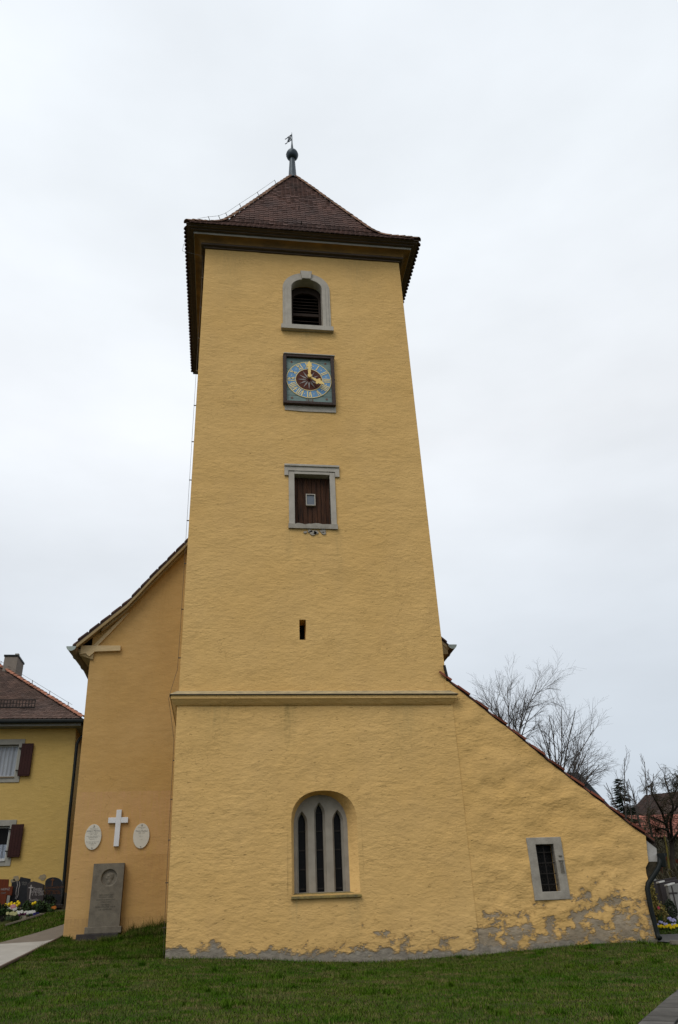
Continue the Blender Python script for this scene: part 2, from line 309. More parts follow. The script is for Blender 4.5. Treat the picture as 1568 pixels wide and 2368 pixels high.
# ---------------------------------------------------------------- building helpers
WM = {}                                   # world matrices
def setprops(o, label=None, cat=None, group=None, kind=None):
    if label: o['label'] = label
    if cat: o['category'] = cat
    if group: o['group'] = group
    if kind: o['kind'] = kind
    return o
def attach(o, parent, world):
    col.objects.link(o); WM[o.name] = world
    if parent is not None:
        o.parent = parent; o.matrix_parent_inverse = WM[parent.name].inverted()
    o.matrix_basis = world
    return o
def thing(name, loc, label, cat, group=None):
    o = bpy.data.objects.new(name, None); o.empty_display_size = .2
    attach(o, None, Matrix.Translation(Vector(loc))); return setprops(o, label, cat, group)
class MB:
    def __init__(s): s.v = []; s.f = []
    def add(s, vs, fs):
        b = len(s.v); s.v += [tuple(x) for x in vs]; s.f += [tuple(i + b for i in f) for f in fs]; return s
    def box(s, lo, hi, M=None):
        x0, y0, z0 = lo; x1, y1, z1 = hi
        vs = [Vector(p) for p in ((x0, y0, z0), (x1, y0, z0), (x1, y1, z0), (x0, y1, z0), (x0, y0, z1), (x1, y0, z1), (x1, y1, z1), (x0, y1, z1))]
        if M: vs = [M @ p for p in vs]
        return s.add(vs, [(0, 3, 2, 1), (4, 5, 6, 7), (0, 1, 5, 4), (1, 2, 6, 5), (2, 3, 7, 6), (3, 0, 4, 7)])
    def bar(s, a, b, wdt, hgt, up=(0, 0, 1)):
        a = Vector(a); b = Vector(b); d = (b - a); ln = d.length; d.normalize(); up = Vector(up)
        x = d.cross(up)
        if x.length < 1e-4: x = d.cross(Vector((0, 1, 0)))
        x.normalize(); z = x.cross(d)
        M = Matrix((x, d, z)).transposed().to_4x4(); M.translation = a
        return s.box((-wdt / 2, 0, -hgt / 2), (wdt / 2, ln, hgt / 2), M)
    def prism(s, poly, off):              # closed outline (list of points), pushed along off
        n = len(poly); off = Vector(off); p = [Vector(q) for q in poly]
        tri = [tuple(t) for t in tessellate_polygon([p])]
        b = len(s.v)
        s.v += [tuple(q) for q in p] + [tuple(q + off) for q in p]
        s.f += [(t[0] + b, t[1] + b, t[2] + b) for t in tri] + [(t[2] + b + n, t[1] + b + n, t[0] + b + n) for t in tri]
        s.f += [(i + b, (i + 1) % n + b, (i + 1) % n + b + n, i + b + n) for i in range(n)]
        return s
    def tube(s, pts, rad, n=6, cap=True):
        pts = [Vector(p) for p in pts]; k = len(pts)
        if not hasattr(rad, '__len__'): rad = [rad] * k
        b = len(s.v); px = None
        for i, p in enumerate(pts):
            d = (pts[min(i + 1, k - 1)] - pts[max(i - 1, 0)]).normalized()
            if px is None:
                px = d.cross(Vector((0, 0, 1)))
                if px.length < .1: px = d.cross(Vector((1, 0, 0)))
            px = (px - d * px.dot(d)).normalized(); py = d.cross(px)
            for j in range(n):
                a = 2 * math.pi * j / n; s.v.append(tuple(p + (px * math.cos(a) + py * math.sin(a)) * rad[i]))
        for i in range(k - 1):
            for j in range(n):
                s.f.append((b + i * n + j, b + i * n + (j + 1) % n, b + (i + 1) * n + (j + 1) % n, b + (i + 1) * n + j))
        if cap: s.f.append(tuple(b + j for j in range(n))[::-1]); s.f.append(tuple(b + (k - 1) * n + j for j in range(n)))
        return s
    def lathe(s, prof, c, n=16):          # prof: (r, z)
        b = len(s.v); c = Vector(c)
        for r, z in prof:
            for j in range(n):
                a = 2 * math.pi * j / n; s.v.append((c.x + r * math.cos(a), c.y + r * math.sin(a), c.z + z))
        for i in range(len(prof) - 1):
            for j in range(n): s.f.append((b + i * n + j, b + i * n + (j + 1) % n, b + (i + 1) * n + (j + 1) % n, b + (i + 1) * n + j))
        return s
    def build(s, name, mat, parent=None, smooth=False, bevel=0, fix=True):
        me = bpy.data.meshes.new(name)
        a = np.array(s.v, float).reshape(-1, 3); c = (a.min(0) + a.max(0)) / 2
        me.from_pydata((a - c).tolist(), [], s.f)
        if fix:
            bm = bmesh.new(); bm.from_mesh(me); bmesh.ops.recalc_face_normals(bm, faces=bm.faces[:]); bm.to_mesh(me); bm.free()
        me.materials.append(MAT[mat] if isinstance(mat, str) else mat)
        if smooth: me.polygons.foreach_set('use_smooth', [True] * len(me.polygons))
        o = bpy.data.objects.new(name, me); attach(o, parent, Matrix.Translation(Vector(c)))
        if bevel:
            m = o.modifiers.new('bevel', 'BEVEL'); m.width = bevel; m.segments = 2; m.limit_method = 'ANGLE'
        return o
def inst(name, me, parent, world):
    o = bpy.data.objects.new(name, me); return attach(o, parent, world)
def joined(name, tmpl, mats, mat, parent=None, tint=None, kind=None):
    """many copies of one small mesh as one object"""
    v, f = tmpl; v = np.array(v, float); k = len(v)
    Ms = np.array([[list(r) for r in m] for m in mats]).reshape(-1, 4, 4)
    vv = np.einsum('nij,kj->nki', Ms[:, :3, :3], v) + Ms[:, None, :3, 3]
    n = len(Ms)
    return soup(name, vv.reshape(-1, 3), f, k, n, mat, parent, tint, kind)
def soup(name, verts, f, k, n, mat, parent=None, tint=None, kind=None):
    c = (verts.min(0) + verts.max(0)) / 2
    me = bpy.data.meshes.new(name); me.vertices.add(len(verts)); me.vertices.foreach_set('co', (verts - c).astype(np.float32).ravel())
    ls = np.array([len(q) for q in f]); flat = np.concatenate([np.array(q) for q in f])
    idx = (flat[None, :] + (np.arange(n) * k)[:, None]).ravel()
    me.loops.add(len(idx)); me.loops.foreach_set('vertex_index', idx.astype(np.int32))
    tot = np.tile(ls, n); st = np.concatenate([[0], np.cumsum(tot)[:-1]])
    me.polygons.add(len(tot)); me.polygons.foreach_set('loop_start', st.astype(np.int32)); me.polygons.foreach_set('loop_total', tot.astype(np.int32))
    if tint is not None:
        at = me.attributes.new('tint', 'FLOAT', 'POINT'); at.data.foreach_set('value', np.repeat(tint, k).astype(np.float32))
    me.update(calc_edges=True); me.validate()
    me.materials.append(MAT[mat] if isinstance(mat, str) else mat)
    o = bpy.data.objects.new(name, me); attach(o, parent, Matrix.Translation(Vector(c)))
    if kind: o['kind'] = kind
    return o
def text(name, s, loc, size, mat, parent, ext=.002, align='CENTER', basis=None, sx=1.0):
    cu = bpy.data.curves.new(name, 'FONT'); cu.body = s; cu.size = size; cu.align_x = align; cu.align_y = 'CENTER'; cu.extrude = ext
    cu.resolution_u = 2
    t = bpy.data.objects.new('tmp', cu); col.objects.link(t)
    dg = bpy.context.evaluated_depsgraph_get(); me = bpy.data.meshes.new_from_object(t.evaluated_get(dg)); me.name = name
    bpy.data.objects.remove(t); bpy.data.curves.remove(cu)
    me.materials.clear(); me.materials.append(MAT[mat])
    B = basis if basis else Matrix(((1, 0, 0), (0, 0, -1), (0, 1, 0))).to_4x4()     # faces -Y
    W = Matrix.Translation(Vector(loc)) @ B @ Matrix.Diagonal((sx, 1, 1, 1))
    return inst(name, me, parent, W)

# ---------------------------------------------------------------- the ground and paths
def axis(lo, hi, step, far_lo, far_hi):
    a = list(np.arange(lo, hi + 1e-6, step)); s = step; x = hi
    while x < far_hi: s *= 1.25; x += s; a.append(x)
    s = step; x = lo
    while x > far_lo: s *= 1.25; x -= s; a.insert(0, x)
    return np.array(a)
xs = axis(-12, 14, .3, -600, 600); ys = axis(-15, 16, .3, -300, 900)
XX, YY = np.meshgrid(xs, ys); ZZ = H(XX, YY)
for i in range(ZZ.shape[0]):
    for j in range(ZZ.shape[1]):
        if abs(xs[j]) < 20 and abs(ys[i]) < 20: ZZ[i, j] += .02 * noise.noise((xs[j] * 1.3, ys[i] * 1.3, 0))
nx = len(xs); gm = MB(); gm.v = list(map(tuple, np.stack([XX.ravel(), YY.ravel(), ZZ.ravel() - .02], 1)))
gm.f = [(i * nx + j, i * nx + j + 1, (i + 1) * nx + j + 1, (i + 1) * nx + j) for i in range(len(ys) - 1) for j in range(nx - 1)]
setprops(gm.build('ground', 'ground', None, True, fix=False), kind='structure')

def resample(pl, n):
    pl = [Vector(p) for p in pl]; d = [0]
    for a, b in zip(pl, pl[1:]): d.append(d[-1] + (b - a).length)
    o = []
    for i in range(n):
        t = d[-1] * i / (n - 1); k = max(j for j in range(len(d)) if d[j] <= t + 1e-9); k = min(k, len(pl) - 2)
        o.append(pl[k].lerp(pl[k + 1], (t - d[k]) / max(1e-9, d[k + 1] - d[k])))
    return o
def drape(name, a, b, lift, mat, n=40, m=8):
    a = resample(a, n); b = resample(b, n); g = MB()
    for i in range(n):
        for j in range(m):
            p = a[i].lerp(b[i], j / (m - 1)); g.v.append((p.x, p.y, Hf(p.x, p.y) + lift))
    g.f = [(i * m + j, i * m + j + 1, (i + 1) * m + j + 1, (i + 1) * m + j) for i in range(n - 1) for j in range(m - 1)]
    o = g.build(name, mat, None, True); return setprops(o, kind='structure')
near = [G(0, 2240), G(60, 2210), G(110, 2185), G(147, 2166)]
mid_ = [G(0, 2185), G(60, 2181), G(110, 2178), G(146, 2165)]
far_ = [G(0, 2181.5), G(60, 2165), G(110, 2150), G(144, 2140)]
ext = lambda a, b, k: a + (a - b).normalized() * k
cn = [ext(near[0], near[1], 7)] + near; cf = [Vector((-15, mid_[0].y - .2, 0))] + mid_
drape('concrete_path', cn, cf, .02, 'concrete')
s_far = [Vector((-15, far_[0].y - .3, 0))] + far_ + [Vector((far_[-1].x + .25, 13, 0))]
s_near = [Vector((-15, mid_[0].y - .18, 0))] + mid_ + [Vector((-5.9, 13, 0))]
drape('slab_path', s_near, s_far, .016, 'slab', 60, 10)
# asphalt path at the right behind the annex
pr_n = [Vector((7.9, .05, 0)), Vector((9, .1, 0)), Vector((11, -.1, 0)), Vector((16, -1.2, 0))]
pr_f = [Vector((7.9, 1.0, 0)), Vector((9.3, 1.15, 0)), Vector((11, 1.05, 0)), Vector((16, .1, 0))]
drape('asphalt_path', pr_n, pr_f, .03, 'asph', 30, 6)

# paving walk in the lower right corner, slab by slab
pw = setprops(drape('paved_walk', [G(1474, 2367), G(1520, 2330), G(1568, 2288), Vector((9.5, -1.0, 0))],
      [G(1474, 2367) + Vector((1.3, -1.1, 0)), G(1520, 2330) + Vector((1.35, -1.0, 0)), G(1568, 2288) + Vector((1.4, -.9, 0)), Vector((11, -2, 0))], .004, 'soil', 30, 6), kind='structure')
a0 = G(1474, 2367); a1 = G(1568, 2288); du = (a1 - a0); du.z = 0; ln = du.length; du.normalize(); dn = Vector((du.y, -du.x, 0))
for i in range(-2, 12):
    for j in range(3):
        c = a0 + du * (i * .405 + .2) + dn * (j * .405 + .24)
        z = Hf(c.x, c.y) + .035 + random.uniform(-.004, .004)
        e = .1; nx_ = Hf(c.x + du.x * e, c.y + du.y * e) - Hf(c.x - du.x * e, c.y - du.y * e); ny_ = Hf(c.x + dn.x * e, c.y + dn.y * e) - Hf(c.x - dn.x * e, c.y - dn.y * e)
        u = Vector((du.x, du.y, nx_ / (2 * e))).normalized(); v = Vector((dn.x, dn.y, ny_ / (2 * e))).normalized(); w_ = v.cross(u).normalized()
        if w_.z < 0: w_ = -w_
        Mx = Matrix((u, v, w_)).transposed().to_4x4() @ Matrix.Rotation(random.uniform(-.008, .008), 4, 'Z'); Mx.translation = Vector((c.x, c.y, z))
        g = MB().box((-.188, -.188, -.05), (.188, .188, 0), Mx); g.build('paving_slab', 'pave', pw, bevel=.008)

# ---------------------------------------------------------------- roof tile machinery
def tile_tmpl(wd, ln, th, rnd=.06):
    h = wd / 2; outl = [(-h, ln), (-h, rnd), (-h * .72, rnd * .35), (-h * .3, 0), (h * .3, 0), (h * .72, rnd * .35), (h, rnd), (h, ln)]
    n = len(outl); v = [(x, y, th) for x, y in outl] + [(x, y, 0) for x, y in outl]
    f = [tuple(range(n))[::-1]] + [(i, i + 1, i + 1 + n, i + n) for i in range(n - 1)]
    f[0] = tuple(range(n - 1, -1, -1)); return v, f
def tile_rows(A, B, inward, prof, expo, wd, sL, sR, lift=.0, tilt=.05, hipk=0):
    """prof: (inset, z) from the eave up. yields tile world matrices"""
    A = Vector(A); B = Vector(B); u = (B - A); u.z = 0; u.normalize(); n = Vector(inward)
    P = [(d, z) for d, z in prof]; arc = [0]
    for (d0, z0), (d1, z1) in zip(P, P[1:]): arc.append(arc[-1] + math.hypot(d1 - d0, z1 - z0))
    res = []; r = 0; s = 0.0
    while s < arc[-1] - .1:
        k = max(i for i in range(len(arc)) if arc[i] <= s + 1e-9); k = min(k, len(P) - 2)
        t = (s - arc[k]) / (arc[k + 1] - arc[k]); d_ = P[k][0] + (P[k + 1][0] - P[k][0]) * t; z = P[k][1] + (P[k + 1][1] - P[k][1]) * t
        dd, dz = P[k + 1][0] - P[k][0], P[k + 1][1] - P[k][1]; q = math.hypot(dd, dz)
        up = (n * (dd / q) + Vector((0, 0, dz / q))); nor = u.cross(up)
        if nor.z < 0: nor = -nor
        de = d_ + hipk * expo * dd / q; lo, hi = sL(de), sR(de); x = lo + (wd / 2 if r % 2 == 0 else 0)
        while x < hi + .001:
            yaw = random.gauss(0, .012); tl = tilt + random.gauss(0, .012)
            Mx = Matrix((u, up, u.cross(up))).transposed().to_4x4()
            Mx = Mx @ Matrix.Rotation(yaw, 4, 'Z') @ Matrix.Rotation(-tl if (u.cross(up)).z > 0 else tl, 4, 'X')
            p = Vector((A.x, A.y, 0)) + u * x + n * d_; p.z = z
            Mx.translation = p + nor * (lift + random.uniform(0, .006)); res.append(Mx); x += wd
        s += expo; r += 1
    return res
def lay(parent, mats, tm, mat, cap=300, name='roof_tile'):
    me = bpy.data.meshes.new(name); me.from_pydata(tm[0], [], tm[1]); me.update(); me.materials.append(MAT[mat])
    cp = Vector(CAMPOS)
    def score(M):
        v = cp - M.translation; n = M.to_3x3() @ Vector((0, 0, 1)); return -max(0.0001, n.dot(v.normalized())) / v.length_squared
    mats = sorted(mats, key=score)
    for M in mats[:cap]: inst(name, me, parent, M)
    rest = mats[cap:]
    if rest: joined(name + 's', tm, rest, mat, parent, rng.random(len(rest)), 'stuff')
def hip_tiles(parent, pts, step, r, mat, name='hip_tile', lift=.05, tl_=.06):
    """half-round tiles overlapped along a polyline from the top down"""
    tv, tf = [], []; n = 6
    for (y, rr) in ((0, r * .90), (step * 1.12, r)):
        for th in (1.0, .80):
            for j in range(n + 1):
                a = math.pi * (j / n) * 1.0; tv.append((rr * th * math.cos(a), y, rr * th * math.sin(a) * .8))
    k = n + 1
    for j in range(n): tf += [(j, j + 1, 2 * k + j + 1, 2 * k + j), (k + j, 3 * k + j, 3 * k + j + 1, k + j + 1), (2 * k + j, 2 * k + j + 1, 3 * k + j + 1, 3 * k + j)]
    tf += [(0, 2 * k, 3 * k, k), (n, k + n, 3 * k + n, 2 * k + n)]
    me = bpy.data.meshes.new(name); me.from_pydata(tv, [], tf); me.update(); me.materials.append(MAT[mat])
    L_ = sum((Vector(b) - Vector(a)).length for a, b in zip(pts, pts[1:])); cnt = int(L_ / step); pl = resample(pts, cnt + 1)
    for a, b in zip(pl, pl[1:]):
        y = (b - a).normalized(); x = y.cross(Vector((0, 0, 1))).normalized(); z = x.cross(y)
        M = Matrix((x, y, z)).transposed().to_4x4() @ Matrix.Rotation(random.gauss(0, .03), 4, 'Z') @ Matrix.Rotation(tl_, 4, 'X'); M.translation = a + z * lift
        inst(name, me, parent, M)

# ---------------------------------------------------------------- wall with openings
def wall_grid(mb, xl, xr, z0, z1, step, y, holes=(), disp=None):
    """front wall in plane y: xl(z), xr(z) edges; holes: dicts rect=(x0,x1,z0,z1), loop=[(x,z)] or None"""
    xa = min(xl(z0), xl(z1)); xb = max(xr(z0), xr(z1))
    gx = list(np.arange(xa + step, xb - step * .6, step)); gz = list(np.arange(z0, z1, step)) + [z1]
    for h in holes:
        r = h['rect']
        gx = [g for g in gx if abs(g - r[0]) > .03 and abs(g - r[1]) > .03] + [r[0], r[1]]
        gz = [g for g in gz if (abs(g - r[2]) > .03 and abs(g - r[3]) > .03) or g in (z0, z1)] + [r[2], r[3]]
    gx = sorted(set(gx)); gz = sorted(set(gz)); gx = [None] + gx + [None]
    D = disp or (lambda x, z: 0)
    b = len(mb.v); nxx = len(gx)
    for z in gz:
        for j, x in enumerate(gx):
            e = (j == 0 or j == nxx - 1)
            if j == 0: x = xl(z)
            elif j == nxx - 1: x = xr(z)
            mb.v.append((x, y - D(x, z) * (1 if not e else .3), z))
    for i in range(len(gz) - 1):
        for j in range(nxx - 1):
            if 0 < j and j + 1 < nxx - 1:
                cx_, cz_ = (gx[j] + gx[j + 1]) / 2, (gz[i] + gz[i + 1]) / 2
                if any(r['rect'][0] < cx_ < r['rect'][1] and r['rect'][2] < cz_ < r['rect'][3] for r in holes): continue
            mb.f.append((b + i * nxx + j, b + i * nxx + j + 1, b + (i + 1) * nxx + j + 1, b + (i + 1) * nxx + j))
    for h in holes:
        lp = h.get('loop')
        if not lp: continue
        r = h['rect']; c = ((r[0] + r[1]) / 2, (min(p[1] for p in lp) + max(p[1] for p in lp)) / 2)
        ang = sorted([math.atan2(p[1] - c[1], p[0] - c[0]) for p in lp] + [math.atan2(zz - c[1], xx - c[0]) for xx in r[:2] for zz in r[2:]])
        ri, ro = [], []
        for a in ang:
            dx, dz = math.cos(a), math.sin(a); best = 1e9
            for k in range(len(lp)):
                (x1, y1), (x2, y2) = lp[k], lp[(k + 1) % len(lp)]; ex, ez = x2 - x1, y2 - y1; den = dx * ez - dz * ex
                if abs(den) < 1e-12: continue
                t = ((x1 - c[0]) * ez - (y1 - c[1]) * ex) / den; s_ = ((x1 - c[0]) * dz - (y1 - c[1]) * dx) / den
                if t > 0 and -1e-6 <= s_ <= 1 + 1e-6: best = min(best, t)
            ri.append((c[0] + dx * best, c[1] + dz * best))
            t = min([((r[1] if dx > 0 else r[0]) - c[0]) / dx if abs(dx) > 1e-9 else 1e9, ((r[3] if dz > 0 else r[2]) - c[1]) / dz if abs(dz) > 1e-9 else 1e9])
            ro.append((c[0] + dx * t, c[1] + dz * t))
        b = len(mb.v); n = len(ang)
        for (x, z) in ri: mb.v.append((x, y - D(x, z), z))
        for (x, z) in ro: mb.v.append((x, y - D(x, z), z))
        mb.f += [(b + i, b + (i + 1) % n, b + n + (i + 1) % n, b + n + i) for i in range(n)]
def reveal(mb, loop, y0, y1, inset=0, disp=None, inner=None):
    """side faces running from the wall face back into the opening"""
    n = len(loop); b = len(mb.v); D = disp or (lambda x, z: 0); inner = inner or loop
    for (x, z) in loop: mb.v.append((x, y0 - D(x, z), z))
    for (x, z) in inner: mb.v.append((x, y1, z))
    mb.f += [(b + i, b + (i + 1) % n, b + n + (i + 1) % n, b + n + i) for i in range(n)]
def rect_loop(x0, x1, z0, z1): return [(x0, z0), (x1, z0), (x1, z1), (x0, z1)]
def arch_loop(x0, x1, z0, zs, ztop, n=14, p=2.0):
    c = (x0 + x1) / 2; h = (x1 - x0) / 2; l = [(x0, z0), (x1, z0)]
    for i in range(n + 1):
        a = math.pi * i / n; ca, sa = math.cos(a), math.sin(a)
        l.append((c + h * math.copysign(abs(ca) ** (2 / p), ca), zs + (ztop - zs) * abs(sa) ** (2 / p)))
    return l
def fbm(x, z, s): return noise.fractal(Vector((x * s, 3.1, z * s * 1.5)), .6, 2.1, 4)

# ---------------------------------------------------------------- church tower
tower = thing('church_tower', (0, 3.45, 0), 'tall square ochre plastered church tower with clock, louvered belfry window and pyramid tiled roof', 'church tower')
TXL = lambda z: -3.50 + .012 * max(0, z - 6) / 16; TXR = lambda z: 3.50 - .09 * max(0, z - 6) / 16
tdisp = lambda x, z: .012 * fbm(x, z, .8) + .008 * fbm(x + 9, z, 2.6)
# --- openings
louv_in = arch_loop(-.56, .61, 18.46, 20.2, 20.62, 14)
hatch = (-.50, .57, 10.98, 12.68)
slit = (-.41, -.235, 7.49, 8.06)
niche_o = arch_loop(U(674, 1980, 0).x, U(829, 1980, 0).x, 1.36, 2.95, 3.63, 16, 2.3)
upper = MB()
wall_grid(upper, TXL, TXR, 5.98, 21.86, .16, 0,
    [dict(rect=(-.75, .8, 18.3, 20.95), loop=louv_in), dict(rect=hatch), dict(rect=slit)], tdisp)
for X, s in ((TXL, 1), (TXR, -1)):
    b = len(upper.v); g = [(yy, zz) for zz in np.linspace(5.98, 21.86, 40) for yy in np.linspace(0, 6.9, 12)]
    upper.v += [(X(zz), yy, zz) for yy, zz in g]
    upper.f += [(b + i * 12 + j, b + i * 12 + j + 1, b + (i + 1) * 12 + j + 1, b + (i + 1) * 12 + j) for i in range(39) for j in range(11)]
upper.add([(-3.5, 6.9, 5.98), (3.5, 6.9, 5.98), (3.41, 6.9, 21.86), (-3.49, 6.9, 21.86)], [(0, 1, 2, 3)])
reveal(upper, louv_in, 0, .55, disp=tdisp); reveal(upper, rect_loop(*hatch), 0, .3, disp=tdisp); reveal(upper, rect_loop(*slit), 0, .5, disp=tdisp)
upper.build('upper_wall', 'tower', tower, True, fix=False)
lower = MB()
LXL = lambda z: -3.52 + .07 * (1 - z / 5.8); LXR = lambda z: 3.59
ldisp = lambda x, z: .014 * fbm(x, z, .7) + .008 * fbm(x + 5, z, 2.3)
wall_grid(lower, LXL, LXR, -.5, 5.86, .13, -.03, [dict(rect=(niche_o[0][0] - .1, niche_o[1][0] + .1, 1.30, 3.75), loop=niche_o)], ldisp)
cN = ((niche_o[0][0] + niche_o[1][0]) / 2)
pL, pR = U(680, 1980, .32).x, U(806, 1980, .32).x
pan = arch_loop(pL, pR, 1.38, 2.86, U(735, 1838, .32).z, 16, 2.2)
reveal(lower, niche_o, -.03, .33, disp=ldisp, inner=pan)
b = len(lower.v); lower.v += [(-3.45, -.03, -.5), (-3.45, 6.95, -.5), (-3.52, 6.95, 5.86), (-3.52, -.03, 5.86), (3.59, -.03, -.5), (3.59, 6.95, -.5), (3.59, 6.95, 5.86), (3.59, -.03, 5.86)]
lower.f += [(b, b + 1, b + 2, b + 3), (b + 4, b + 7, b + 6, b + 5), (b + 1, b + 5, b + 6, b + 2)]
lower.build('lower_wall', 'tower', tower, True, fix=False)
# --- string course round three sides
def sweep(profile, x0, x1, y0, y1, cap=True):
    """profile (out, z) swept round a rectangle x0..x1, y0..y1 with mitred corners"""
    m = MB(); k = len(profile)
    for cx_, cy_, sx, sy in ((x0, y0, -1, -1), (x1, y0, 1, -1), (x1, y1, 1, 1), (x0, y1, -1, 1)):
        for o, z in profile: m.v.append((cx_ + sx * o, cy_ + sy * o, z))
    for i in range(4):
        j = (i + 1) % 4
        for q in range(k - 1): m.f.append((i * k + q, j * k + q, j * k + q + 1, i * k + q + 1))
    return m
def course(profile, y0=-.03):            # the ledge stops at the annex: a U sweep, closed ends
    m = sweep(profile, -3.52, 3.52, y0, 6.95); return m
sweep([(-.02, 5.71), (.03, 5.72), (.07, 5.76), (.14, 5.85), (.155, 5.86), (.158, 5.945)], -3.52, 3.53, -.03, 6.95).build('string_course', 'tower', tower)
sweep([(.155, 5.944), (.19, 5.944), (.19, 5.966), (.155, 5.972)], -3.52, 3.53, -.03, 6.95).build('drip_edge', 'lip', tower)
sweep([(.188, 5.967), (.02, 6.09), (-.06, 6.10)], -3.52, 3.53, -.03, 6.95).build('ledge_cover', 'flash', tower)
# --- cornice
x0, x1, y0, y1 = -3.495, 3.405, 0.0, 6.9
sweep([(-.02, 21.80), (.05, 21.80), (.05, 21.86), (.14, 21.87), (.14, 21.95), (.10, 21.95)], x0, x1, y0, y1).build('cornice_bed', 'corn_d', tower)
cv = [(.12, 21.949)] + [(.14 + .23 * (1 - math.cos(a)), 21.95 + .13 * math.sin(a)) for a in np.linspace(0.1, math.pi / 2, 6)] + [(.39, 22.081)]
sweep(cv, x0, x1, y0, y1).build('cornice_cove', 'corn_o', tower)
sweep([(.385, 22.079), (.40, 22.079), (.402, 22.165), (.38, 22.17)], x0, x1, y0, y1).build('cornice_fillet', 'corn_g', tower)
sweep([(.38, 22.168), (.50, 22.168), (.50, 22.215), (.585, 22.225), (.60, 22.26), (.66, 22.275), (.66, 22.30), (.3, 22.32)], x0, x1, y0, y1).build('cornice_crown', 'corn_d', tower)
# --- roof
ax, ay = -.045, 3.45
RP = [(4.11, 22.30), (3.72, 22.77), (3.3, 23.25), (2.95, 23.75), (2.7, 24.22), (2.2, 25.38), (1.5, 27.0), (.75, 28.77), (.10, 30.26)]
rf = MB()
for h, z in RP:
    rf.v += [(ax - h, ay - h, z - .02), (ax + h, ay - h, z - .02), (ax + h, ay + h, z - .02), (ax - h, ay + h, z - .02)]
rf.f = [(i * 4 + j, i * 4 + (j + 1) % 4, (i + 1) * 4 + (j + 1) % 4, (i + 1) * 4 + j) for i in range(len(RP) - 1) for j in range(4)]
troof = rf.build('roof', 'tile', tower, fix=True)
tt = tile_tmpl(.176, .36, .034, .085)
prof = [(-.06, 22.235)] + [(4.11 - h, z) for h, z in RP]
fr = tile_rows((ax - 4.11, ay - 4.11, 0), (ax + 4.11, ay - 4.11, 0), (0, 1, 0), prof, .235, .18, lambda d: d, lambda d: 8.22 - d, .012, .085, 1.1)
lay(troof, fr, tt, 'tile')
sd = []
for A, B, n in (((ax - 4.11, ay + 4.11, 0), (ax - 4.11, ay - 4.11, 0), (1, 0, 0)), ((ax + 4.11, ay - 4.11, 0), (ax + 4.11, ay + 4.11, 0), (-1, 0, 0)), ((ax + 4.11, ay + 4.11, 0), (ax - 4.11, ay + 4.11, 0), (0, -1, 0))):
    sd += tile_rows(A, B, n, prof, .235, .18, lambda d: d, lambda d: 8.22 - d, .012, .085, 1.1)
joined('side_roof_tiles', tt, sd, 'tile', troof, rng.random(len(sd)), 'stuff')
for sx, sy in ((-1, -1), (1, -1), (1, 1), (-1, 1)):
    pts = [(ax + sx * h, ay + sy * h, z) for h, z in RP[::-1]]
    pts[-1] = (ax + sx * 4.07, ay + sy * 4.07, 22.345); hip_tiles(troof, pts, .36, .115, 'hip', lift=.015, tl_=.035)
tl = MB()
for h in (1.0, 2.0, 2.75):
    z = np.interp(-h, [-a for a, _ in RP], [b_ for _, b_ in RP]); 
    for fx in (.02,): MB().bar((ax + fx, ay - h - .04, z + .02), (ax + fx, ay - h - .13, z + .13), .03, .05).build('roof_hook', 'iron', troof)
# --- belfry window with stone surround and louvers
def ring_band(mb, outer, inner, y0, yb):
    n = len(outer); b = len(mb.v)
    mb.v += [(x, y0, z) for x, z in outer] + [(x, y0, z) for x, z in inner] + [(x, yb, z) for x, z in outer] + [(x, yb, z) for x, z in inner]
    for i in range(n - 1):
        mb.f += [(b + i, b + i + 1, b + n + i + 1, b + n + i), (b + i, b + 2 * n + i, b + 2 * n + i + 1, b + i + 1), (b + n + i, b + n + i + 1, b + 3 * n + i + 1, b + 3 * n + i)]
def arch_open(x0, x1, z0, zs, ztop, n=18):
    l = arch_loop(x0, x1, z0, zs, ztop, n); return [l[1]] + l[2:] + [l[0]]
bw = MB(); ring_band(bw, arch_open(-.80, .83, 18.44, 20.2, 20.93), arch_open(-.68, .71, 18.44, 20.2, 20.80), -.035, .06)
ring_band(bw, arch_open(-.735, .765, 18.44, 20.2, 20.855), arch_open(-.51, .555, 18.44, 20.2, 20.60), -.06, .28)
ring_band(bw, arch_open(-.625, .67, 18.44, 20.2, 20.73), arch_open(-.505, .55, 18.44, 20.2, 20.595), -.08, .28)
bwin = bw.build('belfry_window', 'stone', tower, bevel=.008)
MB().prism([(-.13, -.14, 20.585), (.17, -.14, 20.585), (.225, -.14, 20.94), (-.185, -.14, 20.94)], (0, .2, 0)).build('keystone', 'stone', bwin, bevel=.01)
MB().prism([(-.86, -.15, 18.27), (.89, -.15, 18.27), (.89, -.15, 18.45), (-.86, -.15, 18.45)], (0, .45, 0)).build('window_sill', 'stone', bwin, bevel=.01)
fr_ = MB(); ring_band(fr_, arch_open(-.55, .60, 18.45, 20.2, 20.61), arch_open(-.42, .47, 18.45, 20.0, 20.32), .32, .42); fr_.build('louver_frame', 'louver', bwin)
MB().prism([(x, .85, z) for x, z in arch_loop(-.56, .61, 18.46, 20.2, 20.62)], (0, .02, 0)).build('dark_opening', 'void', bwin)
MB().box((-.42, .34, 19.28), (.47, .42, 19.40)).build('louver_rail', 'louver', bwin)
for z in list(np.arange(18.62, 19.2, .145)) + list(np.arange(19.50, 20.15, .145)):
    hw = .44; MB().add([(-hw + .02, .33, z - .03), (hw + .02, .33, z - .03), (hw + .02, .50, z + .10), (-hw + .02, .50, z + .10), (-hw + .02, .33, z - .008), (hw + .02, .33, z - .008), (hw + .02, .50, z + .122), (-hw + .02, .50, z + .122)],
        [(0, 1, 2, 3), (4, 5, 6, 7), (0, 1, 5, 4), (3, 2, 6, 7), (0, 3, 7, 4), (1, 2, 6, 5)]).build('louver_slat', 'louver', bwin)
